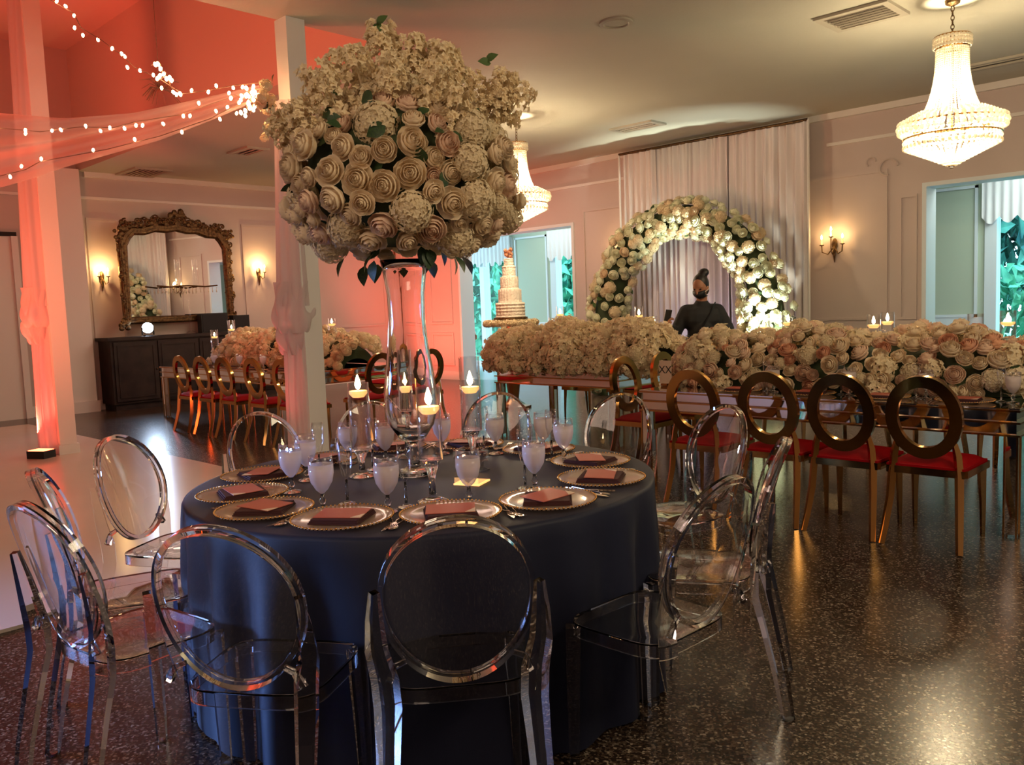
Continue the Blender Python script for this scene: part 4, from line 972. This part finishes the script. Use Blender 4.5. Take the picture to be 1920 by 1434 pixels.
# settings on the rose table
for i, (x, ds) in enumerate(((-1.62, 'before the rightmost gold chair'), (-2.10, 'before the second gold chair from the right'), (-2.58, 'before the third gold chair from the right'), (-3.12, 'before the fourth gold chair from the right'))):
    p = Vector((x, 5.50, .741))
    place('charger', p, 0, 'charger on the rose table %s' % ds, 'chargers on the rose table'); place('napkin', p+Vector((0, 0, .0075)), .1, 'dark napkin on the rose table %s' % ds, 'napkins on the rose table'); place('card', p+Vector((0, 0, .0228)), .05, 'red menu card on the rose table %s' % ds, 'menu cards on the rose table')
    place('goblet', p+Vector((.24, .06, 0)), 0, 'water goblet on the rose table %s' % ds, 'goblets on the rose table'); place('flute', p+Vector((.17, .09, 0)), 0, 'flute on the rose table %s' % ds, 'flutes on the rose table')
for i, x in enumerate((-11.2, -10.5, -9.9, -9.3)):
    p = Vector((x, 5.40, .741)); ds = ('at its left end', 'second from its left end', 'third from its left end', 'beside the draped column')[i]
    place('charger', p, 0, 'charger on the left table %s' % ds, 'chargers on the left table'); place('napkin', p+Vector((0, 0, .0075)), .1, 'dark napkin on the left table %s' % ds, 'napkins on the left table'); place('goblet', p+Vector((.22, .03, 0)), 0, 'water goblet on the left table %s' % ds, 'goblets on the left table')
# table number
p = aty(1265, 683, 5.75); t = thing('table_number', 'small table card lettered XX beside the end chairs', 'sign', (p.x, 5.62, .741), 0)
put('card', MB().box(-.055, .055, -.003, .003, .02, .20), M['cardpale'], t, smooth=False); put('stand', MB().box(-.03, .03, -.025, .025, 0, .02), M['gold'], t, smooth=False)
tx = bpy.data.curves.new('lettering', 'FONT'); tx.body = 'XX'; tx.size = .085; tx.align_x = 'CENTER'; tx.extrude = .0006; tx.materials.append(M['black'])
tmp = bpy.data.objects.new('lettering_curve', tx); COL.objects.link(tmp); bpy.context.view_layer.update()
lme = bpy.data.meshes.new_from_object(tmp.evaluated_get(bpy.context.evaluated_depsgraph_get())); bpy.data.objects.remove(tmp)
o = obj('lettering', lme, t, (0, -.0036, .10), (pi/2, 0, 0))

# ------------------------------------------------------------------ cake and pedestal
CK = Vector((-8.26, 8.43, 0))
t = thing('cake_pedestal', 'tall bronze vase-shaped pedestal under the cake', 'pedestal', CK)
put('foot', MB().lathe([(.001, 0), (.24, 0), (.24, .03), (.16, .05), (.10, .09), (.07, .13)], 8), M['copper'], t)
put('column', MB().lathe([(.07, .13), (.09, .3), (.12, .55), (.145, .85), (.15, .98), (.12, 1.06), (.07, 1.10), (.07, 1.14), (.001, 1.14)], 8), M['copper'], t)
t = thing('cake_stand', 'round gilt cake stand ringed with small yellow flowers', 'stand', CK+Vector((0, 0, 1.141)))
put('plate', MB().lathe([(.001, 0), (.30, 0), (.36, .03), (.36, .05), (.001, .05)], 32), M['gold'], t)
rnd = random.Random(5)
for i in range(40): a = 2*pi*i/40; bloom(CLUS[i % 2], 'flower_head', t, (.34*cos(a), .34*sin(a), .035), Vector((cos(a), sin(a), .3)), .048, rnd)
put('drum', MB().lathe([(.001, .05), (.235, .05), (.235, .115), (.001, .115)], 32), M['oldgold'], t)
t = thing('wedding_cake', 'five-tier ivory ruffled cake with a peach topper', 'cake', CK+Vector((0, 0, 1.257)))
z = 0
for k, (r1, h_) in enumerate(((.205, .20), (.165, .18), (.13, .17), (.098, .15), (.072, .10))):
    def wv(r_, z_, a, k=k): return r_*(1+.025*sin(a*24)+.012*sin(z_*150)) if r_ > .04 else r_
    put('tier', MB().lathe([(.001, z), (r1, z+.001)]+[(r1-.002, z+.01)]+[(r1-.004-.006*(j % 2), z+h_*j/9) for j in range(1, 9)]+[(r1-.012, z+h_)]+[(.001, z+h_+.001)], 72, (0, 0, 0), wv), M['cake'], t); z += h_
for i in range(9): a = i*2.4; bloom(ROSEPEACH[i % 2], 'topper_flower', t, (.030*cos(a), .030*sin(a), z+.02+.012*i), Vector((cos(a), sin(a), .6)), .034, rnd)

# ------------------------------------------------------------------ drape, arch
t = thing('backdrop_drape', 'tall ivory pleated drape hanging behind the flower arch', 'curtain', (0, 0, 0))
def drape_panel(x0, x1, z1, n, seed, amp=.05):
    rnd = random.Random(seed); N = n*10; K = 14; vs = []; fs = []; ph = [rnd.uniform(0, 6) for _ in range(4)]
    for j in range(K+1):
        v = j/K
        for i in range(N+1):
            u = i/N; x_ = x0+(x1-x0)*u; f_ = sin(u*n*2*pi+ph[0]+.7*sin(u*9+ph[1]))
            y_ = amp*(.5+.5*v)*(f_*abs(f_)**.2)+.02*sin(u*5+ph[2])+.01*sin(v*6+u*20)
            vs.append((x_+.01*sin(v*5+u*30), y_, z1*(1-v)+.02))
    for j in range(K):
        for i in range(N): q_ = j*(N+1)+i; fs.append((q_, q_+1, q_+N+2, q_+N+1))
    return MB().add(vs, fs)
xL = aty(1165, 283, 10.95).x; xR = aty(1508, 226, 10.95).x; zT = 3.70
for k in range(5):
    a0 = xL+(xR-xL)*k/5; a1 = xL+(xR-xL)*(k+1)/5+.06
    put('panel', drape_panel(a0, a1, zT-.05, 6, 40+k), M['drape'], t, (0, 10.95+.012*(k % 2), 0), smooth=True)
put('rod', MB().tube([(xL-.05, 10.95, zT-.01), (xR+.05, 10.95, zT-.01)], .02, 10), M['oldgold'], t)
for x_ in (xL-.05, xR+.05): put('upright', MB().tube([(x_, 10.95, 0), (x_, 10.95, zT)], .018, 8), M['trim'], t)
def arch():
    rnd = random.Random(77); AX, AY = -6.80, 10.45
    t = thing('flower_arch', 'large round-topped arch of white roses in front of the drape', 'flower arrangement', (AX, AY, 0))
    def cl(s_):   # s in 0..1 along the centreline, left foot to right foot
        LL = 1.1; A_ = pi*1.33; tot = 2*LL+A_; d_ = s_*tot
        if d_ < LL: return Vector((-1.30-.08*(1-d_/LL), 0, d_)), Vector((0, 0, 1))
        if d_ > LL+A_: q_ = (d_-LL-A_)/LL; return Vector((1.30+.08*q_, 0, 1.1*(1-q_))), Vector((0, 0, -1))
        a = pi*(1-(d_-LL)/A_); return Vector((1.30*cos(a), 0, 1.1+1.46*sin(a))), Vector((sin(a)*1.30, 0, -1.46*cos(a))).normalized()
    def rad(s_): m_ = abs(s_-.5)*2; return .225+.15*m_**1.0+.02*sin(s_*40)
    core = MB(); pts_ = [cl(i/48)[0] for i in range(49)]; core.tube(pts_, [rad(i/48)*.70 for i in range(49)], 12, up=(0, 1, 0)); stuff(put('foliage_core', core, M['moss'], t))
    items = []; tries = 0
    while len(items) < 298 and tries < 22000:
        tries += 1; s_ = rnd.uniform(.0, 1); c_, tg = cl(s_); side = Vector((0, 1, 0)).cross(tg); a = rnd.uniform(-.25, pi+.25)
        d_ = side*cos(a)-Vector((0, 1, 0))*sin(a); r_ = rad(s_)*rnd.uniform(.92, 1.1); p_ = c_+d_*r_
        if p_.z < .95 and rnd.random() < .85: continue
        q_ = rnd.uniform(.066, .090) if tries < 3000 else rnd.uniform(.045, .06)
        if p_.z < .05 or any((p_-pp).length < (q_+rr_)*.62 for pp, rr_ in items): continue
        items.append((p_, q_)); nn = d_+Vector((rnd.uniform(-.4, .4), rnd.uniform(-.3, .1), rnd.uniform(-.3, .4)))
        if rnd.random() < .8: bloom(rnd.choice(ROSEW+ROSEW+ROSEW+ROSE[:1]), 'rose', t, p_-d_*q_*.4, nn, q_, rnd)
        else: bloom(HYD[0], 'hydrangea_head', t, p_-d_*q_*.4, nn, q_*1.1, rnd)
    for i in range(90):
        s_ = rnd.random(); c_, tg = cl(s_); side = Vector((0, 1, 0)).cross(tg); a = rnd.uniform(-.4, pi+.4); d_ = side*cos(a)-Vector((0, 1, 0))*sin(a)
        bloom(LEAFL if i % 2 else LEAF, 'leaf', t, c_+d_*rad(s_)*.95, d_+Vector((rnd.uniform(-1, 1), rnd.uniform(-1, 1), rnd.uniform(-1, 1))), rnd.uniform(.07, .11), rnd)
arch()

# ------------------------------------------------------------------ column drapes and swag
def column_drape(x, y, z1, zk, label, s=.13, dirx=-1, w0=.16, tail=1.0, rot=0.0, name='column_drape'):
    t = thing(name, label, 'drape', (x, y, 0))
    def layer(rf, za, zb, K=22, amp=.012, n=11, arc=(0, 2*pi)):
        vs = []; fs = []; N = 90
        for j in range(K+1):
            v = j/K; z_ = za+(zb-za)*v
            for i in range(N+1):
                a = arc[0]+(arc[1]-arc[0])*i/N; r_, cx, cy_ = rf(v, a); r_ += amp*sin(a*n+2.2*sin(v*3))
                vs.append((cx+r_*cos(a), cy_+r_*sin(a), z_))
        for j in range(K):
            for i in range(N): q_ = j*(N+1)+i; fs.append((q_, q_+N+1, q_+N+2, q_+1))
        return MB().add(vs, fs)
    cx = dirx*(-r0.x)*w0*.55 if False else -r0.x*w0*.5; cy_ = -r0.y*w0*.5
    def up_rf(v, a):
        r_ = s*(.80+.28*v); 
        return r_, cx*(.5+.5*v), cy_*(.5+.5*v)
    put('upper_fall', layer(up_rf, z1, zk+.10, 20, .010, 9), M['voile'], t, smooth=True)
    def kn(v, a): return s*(1.06+.32*(v**1.3)*(1-v**6))+.014*sin(a*5+v*9), cx*1.15, cy_*1.15
    put('gathered_knot', layer(kn, zk+.30, zk-.12, 14, .012, 9), M['voile'], t, smooth=True)
    def kn2(v, a): return s*(.98-.28*v+.12*sin(v*pi))+.016*sin(a*4+v*5), cx*(1.5-.3*v), cy_*(1.5-.3*v)
    put('gathered_knot', layer(kn2, zk-.06, zk-.30, 12, .014, 8), M['voile'], t, smooth=True)
    def lo(v, a): return s*(.78+.10*v), cx*(1.0+.1*v), cy_*(1.0+.1*v)
    put('lower_fall', layer(lo, zk-.08, .03, 20, .014, 9), M['voile'], t, smooth=True)
    return t
column_drape(-6.16, 3.88, 3.12, 1.38, 'pink-lit voile drape tied around the column beside the tall flowers', .135, w0=.17)
column_drape(-9.84, 3.12, 5.2, 1.50, 'red-lit voile drape tied around the left column', .14, w0=.27)
# flowers at the column top
t = thing('column_posy', 'small leafy posy where the swag meets the column', 'flower arrangement', atd(500, 178, 6.66)); rnd = random.Random(8)
for i in range(14): bloom(CLUS[i % 3] if i % 3 else LEAF, 'flower_head' if i % 3 else 'leaf', t, Vector((rnd.uniform(-.10, .12), rnd.uniform(-.1, .1), rnd.uniform(-.10, .10))), Vector((rnd.uniform(-1, 1), -1, rnd.uniform(-.5, 1))), rnd.uniform(.035, .06) if i % 3 else .09, rnd)
t = thing('column_posy', 'pale blue-grey blossom pinned lower on the column drape', 'flower arrangement', atd(508, 246, 6.85))
for i in range(5): bloom(CLUS[0], 'flower_head', t, r0*rnd.uniform(-.06, .06)+Vector((0, 0, rnd.uniform(-.05, .05))), -f0+Vector((0, 0, .3)), .035, rnd)
# swag
def swag(label, top, bot, dep, cols=60, rows=14, seed=1, amp=.05):
    def interp(tab, x_):
        for (x0, y0), (x1, y1) in zip(tab, tab[1:]):
            if x_ <= x1: f_ = (x_-x0)/(x1-x0); return y0+(y1-y0)*f_
        return tab[-1][1]
    vs = []; fs = []
    xa_, xb_ = top[0][0], top[-1][0]
    for i in range(cols+1):
        x_ = xa_+(xb_-xa_)*i/cols; ta, tb = interp(top, x_), interp(bot, x_); k_ = min(1, (tb-ta)/90)
        for j in range(rows+1):
            v = j/rows; vs.append(atd(x_, ta+(tb-ta)*v, dep+amp*2.2*k_*sin(v*9+x_*.006)+.03*sin(v*23+x_*.01)*k_+.12*sin(v*pi)*k_))
    for i in range(cols):
        for j in range(rows): q_ = i*(rows+1)+j; fs.append((q_, q_+1, q_+rows+2, q_+rows+1))
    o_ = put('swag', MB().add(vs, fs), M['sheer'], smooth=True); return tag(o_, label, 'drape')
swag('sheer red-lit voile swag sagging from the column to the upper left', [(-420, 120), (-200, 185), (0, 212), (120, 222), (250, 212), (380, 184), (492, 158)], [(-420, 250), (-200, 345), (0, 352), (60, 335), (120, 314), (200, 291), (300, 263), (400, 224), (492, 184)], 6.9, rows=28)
# string lights : wire with each bulb
def strings(label, pts_, dep, nb, seed, jit=9, r_=.011):
    rnd = random.Random(seed); t = thing('string_lights', label, 'string lights', atd(*pts_[0], dep)); o_ = atd(*pts_[0], dep)
    P3 = [atd(x_, y_, dep)-o_ for x_, y_ in pts_]
    put('wire', MB().tube(P3, .0035, 4), M['wire'], t)
    bl = MB().ball((0, 0, 0), r_, 6, 5, (1, 1, 1.5)).mesh('bulb', M['fairy'])
    T_ = len(P3)-1
    for i in range(nb):
        u = (i+.5)/nb*T_; k_ = int(u); p_ = P3[k_].lerp(P3[min(k_+1, T_)], u-k_)
        obj('bulb', bl, t, p_+Vector((0, 0, -.012))+Vector((rnd.uniform(-1, 1), rnd.uniform(-1, 1), rnd.uniform(-1, 1)))*jit*.004, (rnd.uniform(-.5, .5), rnd.uniform(-.5, .5), 0))
strings('string of warm fairy bulbs falling from the top left to the twig cluster', [(60, -60), (95, 0), (138, 25), (152, 52), (190, 75), (228, 103), (252, 126), (300, 148), (342, 176), (400, 168), (440, 160), (490, 155)], 6.75, 22, 1)
strings('fairy bulbs tucked inside the sheer swag', [(-150, 210), (0, 240), (75, 247), (150, 238), (210, 240), (255, 228), (340, 215), (395, 195), (440, 180), (490, 166)], 6.80, 22, 2, 12)
strings('fairy bulbs along the lower hem of the swag', [(0, 330), (48, 318), (75, 303), (200, 280), (300, 255), (395, 222), (432, 202), (470, 190), (492, 180)], 6.78, 10, 3, 10)
strings('dense knot of glowing bulbs at the column end of the swag', [(440, 178), (455, 185), (470, 172), (480, 165), (462, 200), (468, 215), (478, 185), (492, 172), (486, 160)], 6.72, 26, 4, 10, .013)
strings('cluster of glowing bulbs on the twig ornament', [(283, 122), (300, 118), (305, 135), (295, 152), (312, 142), (326, 152), (308, 133), (322, 165), (338, 170)], 6.72, 13, 5, 5, .013)
t = thing('twig_ornament', 'small brown twig ornament hanging under the bulb cluster', 'ornament', atd(300, 170, 7.4)); tw = MB(); rnd = random.Random(4)
for i in range(26):
    a = rnd.uniform(0, 6.28); q_ = Vector((cos(a)*.16, sin(a)*.16, rnd.uniform(-.12, .10))); tw.tube([Vector((0, 0, .02)), q_*.5+Vector((0, 0, .05)), q_], [.007, .005, .002], 4)
put('twigs', tw, M['wire'], t); put('hanging_cord', MB().tube([(0, 0, 0), (0, 0, WZ-t.location.z)], .003, 4), M['wire'], t)
# uplight box at the left column
p = atz(78, 858, .018); t = thing('uplight', 'small box uplight glowing red at the foot of the left column', 'lamp', (p.x, p.y, .018), .5)
put('housing', MB().box(-.11, .11, -.08, .08, 0, .08), M['black'], t, smooth=False); put('lens', MB().box(-.10, .10, -.07, .07, .08, .086), M['redlamp'], t, smooth=False)

# ------------------------------------------------------------------ people
def capsule(mb, a, b_, ra, rb, n=12):
    a, b_ = Vector(a), Vector(b_); t_ = (b_-a); L_ = t_.length; q_ = t_.normalized(); x = q_.orthogonal().normalized(); y = q_.cross(x); vs = []; fs = []; prof_ = []
    for k in range(4): th = -pi/2+k*pi/6; prof_.append((ra*cos(th)+1e-4, ra*sin(th)))
    for k in range(4): th = k*pi/6; prof_.append((rb*cos(th)+1e-4, L_+rb*sin(th)))
    for r_, h_ in prof_:
        for i in range(n): an = 2*pi*i/n; vs.append(a+q_*h_+x*r_*cos(an)+y*r_*sin(an))
    m_ = len(prof_)
    for j in range(m_-1):
        for i in range(n): fs.append((j*n+i, j*n+(i+1) % n, (j+1)*n+(i+1) % n, (j+1)*n+i))
    fs.append(tuple(range(n))[::-1]); fs.append(tuple((m_-1)*n+i for i in range(n))); mb.add(vs, fs)
def remesh(o_, vox, sm=6):
    m_ = o_.modifiers.new('remesh', 'REMESH'); m_.mode = 'VOXEL'; m_.voxel_size = vox; m_.use_smooth_shade = True
    s_ = o_.modifiers.new('smooth', 'SMOOTH'); s_.factor = .5; s_.iterations = sm; return o_
def hand(mb, wrist, direction, palm_n, curl, s=1.0):
    d_ = Vector(direction).normalized(); n_ = Vector(palm_n); n_ = (n_-d_*n_.dot(d_)).normalized(); x = d_.cross(n_)
    w_ = Vector(wrist); capsule(mb, w_, w_+d_*.03*s, .024*s, .028*s, 8)
    for k in range(4):
        b0 = w_+d_*.025*s+x*(k-1.5)*.013*s; b1 = w_+d_*.085*s+x*(k-1.5)*.019*s; capsule(mb, b0, b1, .014*s, .011*s, 8)
        L_ = (.065, .074, .070, .055)[k]*s; p_ = b1; an = 0
        for seg in range(3):
            an += curl; dd = d_*cos(an)+n_*sin(an); q_ = p_+dd*L_*(.45, .32, .23)[seg]; capsule(mb, p_, q_, (.0095-.001*seg)*s, (.0088-.001*seg)*s, 8); p_ = q_
    tb = w_+d_*.03*s-x*.022*s; tm = tb-x*.025*s+d_*.03*s+n_*.012*s; capsule(mb, tb, tm, .012*s, .0105*s, 8); capsule(mb, tm, tm+d_*.026*s+n_*.016*s, .010*s, .008*s, 8)
def person(loc, rz, label, top, pants, arms, head_yaw, head_pitch, scale=1.0, mask=True, bun=True, sc_label=None):
    t = thing('person', label, 'person', loc, rz); t.scale = (scale,)*3
    # local: +y front, +x person's right (seen at the viewer's left when facing us)
    HM = Matrix.Translation((0, .03, 1.400))@Matrix.Rotation(head_yaw, 4, 'Z')@Matrix.Rotation(-head_pitch, 4, 'X')
    b_ = MB()
    for sx in (-1, 1):
        capsule(b_, (sx*.09, 0, .86), (sx*.10, .01, .47), .085, .055); capsule(b_, (sx*.10, .01, .47), (sx*.105, -.02, .09), .052, .034)
        capsule(b_, (sx*.105, -.03, .05), (sx*.115, .12, .035), .036, .026)
    capsule(b_, (-.05, 0, .90), (.05, 0, .90), .12, .12); capsule(b_, (0, 0, .92), (0, .0, 1.10), .125, .12); capsule(b_, (-.07, 0, 1.20), (.07, 0, 1.20), .115, .115); capsule(b_, (-.12, 0, 1.262), (.12, 0, 1.262), .05, .05)
    capsule(b_, (0, 0, 1.30), (0, .02, 1.43), .060, .052)
    b_.ball(HM@Vector((0, .0, .115)), 1, 18, 14, (.074, .092, .108), HM.to_3x3().to_4x4()); b_.ball(HM@Vector((0, .028, .05)), 1, 14, 10, (.052, .062, .062), HM.to_3x3().to_4x4())
    capsule(b_, HM@Vector((0, .092, .115)), HM@Vector((0, .108, .075)), .009, .014, 8)
    for sx in (-1, 1):
        b_.ball(HM@Vector((sx*.074, -.005, .09)), 1, 8, 8, (.010, .018, .030), HM.to_3x3().to_4x4()); capsule(b_, HM@Vector((sx*.018, .085, .132)), HM@Vector((sx*.045, .076, .132)), .007, .006, 6)
    capsule(b_, HM@Vector((-.02, .085, .045)), HM@Vector((.02, .085, .045)), .008, .008, 6)
    for (sh, el, wr, hd, pn, cu) in arms:
        capsule(b_, sh, el, .045, .036); capsule(b_, el, wr, .036, .024); hand(b_, wr, hd, pn, cu, .95)
    body = remesh(put('body', b_, M['skin'], t), .0065, 3)
    for sx in (-1, 1):
        e_ = put('eye', MB().ball(HM@Vector((sx*.031, .082, .112)), 1, 10, 8, (.013, .008, .008), HM.to_3x3().to_4x4()), M['hair'], body)
    c_ = MB(); capsule(c_, (-.05, 0, .90), (.05, 0, .90), .145, .145); capsule(c_, (0, 0, .92), (0, 0, 1.12), .155, .145); capsule(c_, (-.08, 0, 1.19), (.08, 0, 1.19), .14, .14); capsule(c_, (-.155, 0, 1.265), (.155, 0, 1.265), .068, .068); capsule(c_, (0, 0, 1.27), (0, .0, 1.315), .085, .080)
    for (sh, el, wr, hd, pn, cu) in arms: capsule(c_, sh, el, .070, .064); capsule(c_, el, Vector(el).lerp(Vector(wr), .93), .064, .046)
    remesh(put('top', c_, top, t), .011, 5)
    c_ = MB(); capsule(c_, (-.06, 0, .90), (.06, 0, .90), .138, .138)
    for sx in (-1, 1): capsule(c_, (sx*.09, 0, .86), (sx*.10, .01, .47), .10, .075); capsule(c_, (sx*.10, .01, .47), (sx*.105, -.02, .10), .075, .06)
    remesh(put('trousers', c_, pants, t), .012, 4)
    for sx in (-1, 1): s_ = MB(); capsule(s_, (sx*.105, -.03, .045), (sx*.117, .13, .04), .043, .036, 10); put('shoe', s_, M['black'], t, smooth=True)
    h_ = MB(); h_.ball(HM@Vector((0, -.020, .135)), 1, 18, 14, (.082, .092, .108), HM.to_3x3().to_4x4()); h_.ball(HM@Vector((0, -.045, .075)), 1, 14, 10, (.07, .062, .08), HM.to_3x3().to_4x4())
    if bun: h_.ball(HM@Vector((-.025, -.075, .235)), 1, 14, 10, (.056, .056, .044), HM.to_3x3().to_4x4()); capsule(h_, HM@Vector((0, -.03, .17)), HM@Vector((-.01, -.06, .215)), .05, .045)
    remesh(put('hair', h_, M['hair'], t), .010, 3)
    if mask:
        mk = MB(); vs = []; fs = []
        for j in range(7):
            for i in range(9):
                u = (i/8-.5)*2; v = j/6; yy = .118-.055*u*u-.018*(v-.35)**2*8; vs.append(HM@Vector((u*.068, yy, .092-.095*v*(1-.15*abs(u)))))
        for j in range(6):
            for i in range(8): q_ = j*9+i; fs.append((q_, q_+1, q_+10, q_+9))
        mk.add(vs, fs); mo = put('face_mask', mk, M['black'], t, smooth=True); so = mo.modifiers.new('solid', 'SOLIDIFY'); so.thickness = .004
        for sx in (-1, 1): put('mask_strap', MB().tube([HM@Vector((sx*.066, .062, .075)), HM@Vector((sx*.084, .0, .085)), HM@Vector((sx*.082, -.02, .09))], .0025, 5), M['shirt'], mo)
    return t
PL = atd(1316, 600, 8.95); prz = atan2(-f0.y, -f0.x)-pi/2
armsA = [((.165, 0, 1.26), (.275, .0, 1.04), (.375, .16, 1.10), (.05, .30, .9), (-1, .1, .1), .75),
         ((-.165, 0, 1.26), (-.27, -.01, 1.07), (-.13, .19, 1.06), (.75, .5, .25), (.2, -.3, -1), .55)]
person((PL.x, PL.y, 0), prz, 'person in black with hair in a bun and black face mask, looking at a phone', M['blackcloth'], M['blackcloth'], armsA, -.62, .34, 1.02)
MW = Matrix.Translation((PL.x, PL.y, 0))@Matrix.Rotation(prz, 4, 'Z')@Matrix.Scale(1.02, 4)
ph = thing('mobile_phone', 'dark mobile phone held up in the hand of the person in black', 'phone', MW@Vector((.385, .205, 1.225)), prz)
ph.rotation_euler = (-.35, -.15, prz); ph.scale = (.88,)*3
put('case', MB().box(-.036, .036, -.005, .004, -.075, .075), M['black'], ph, smooth=False); put('screen', MB().box(-.032, .032, -.0065, -.005, -.068, .068), M['wood'], ph, smooth=False)
st = MB(); st.tube([(-.12, .09, 1.345), (-.05, .150, 1.22), (.03, .165, 1.10), (.13, .14, .98)], .009, 6, flat=.4)
bs = tag(put('crossbody_strap', st, M['black'], loc=(PL.x, PL.y, 0), rot=(0, 0, prz)), 'thin dark bag strap across the chest of the person in black', 'strap'); bs.scale = (1.02,)*3
q = aty(877, 600, 12.0)
armsB = [((.165, 0, 1.26), (.21, -.02, 1.08), (.20, .10, .92), (0, .3, -1), (-1, 0, 0), .3), ((-.165, 0, 1.26), (-.21, -.02, 1.08), (-.20, .10, .92), (0, .3, -1), (1, 0, 0), .3)]
person((q.x-.05, 12.0, 0), prz+1.2, 'person in white shirt and dark trousers half hidden behind the door jamb', M['shirt'], M['blackcloth'], armsB, 0, .1, .93, False, False)
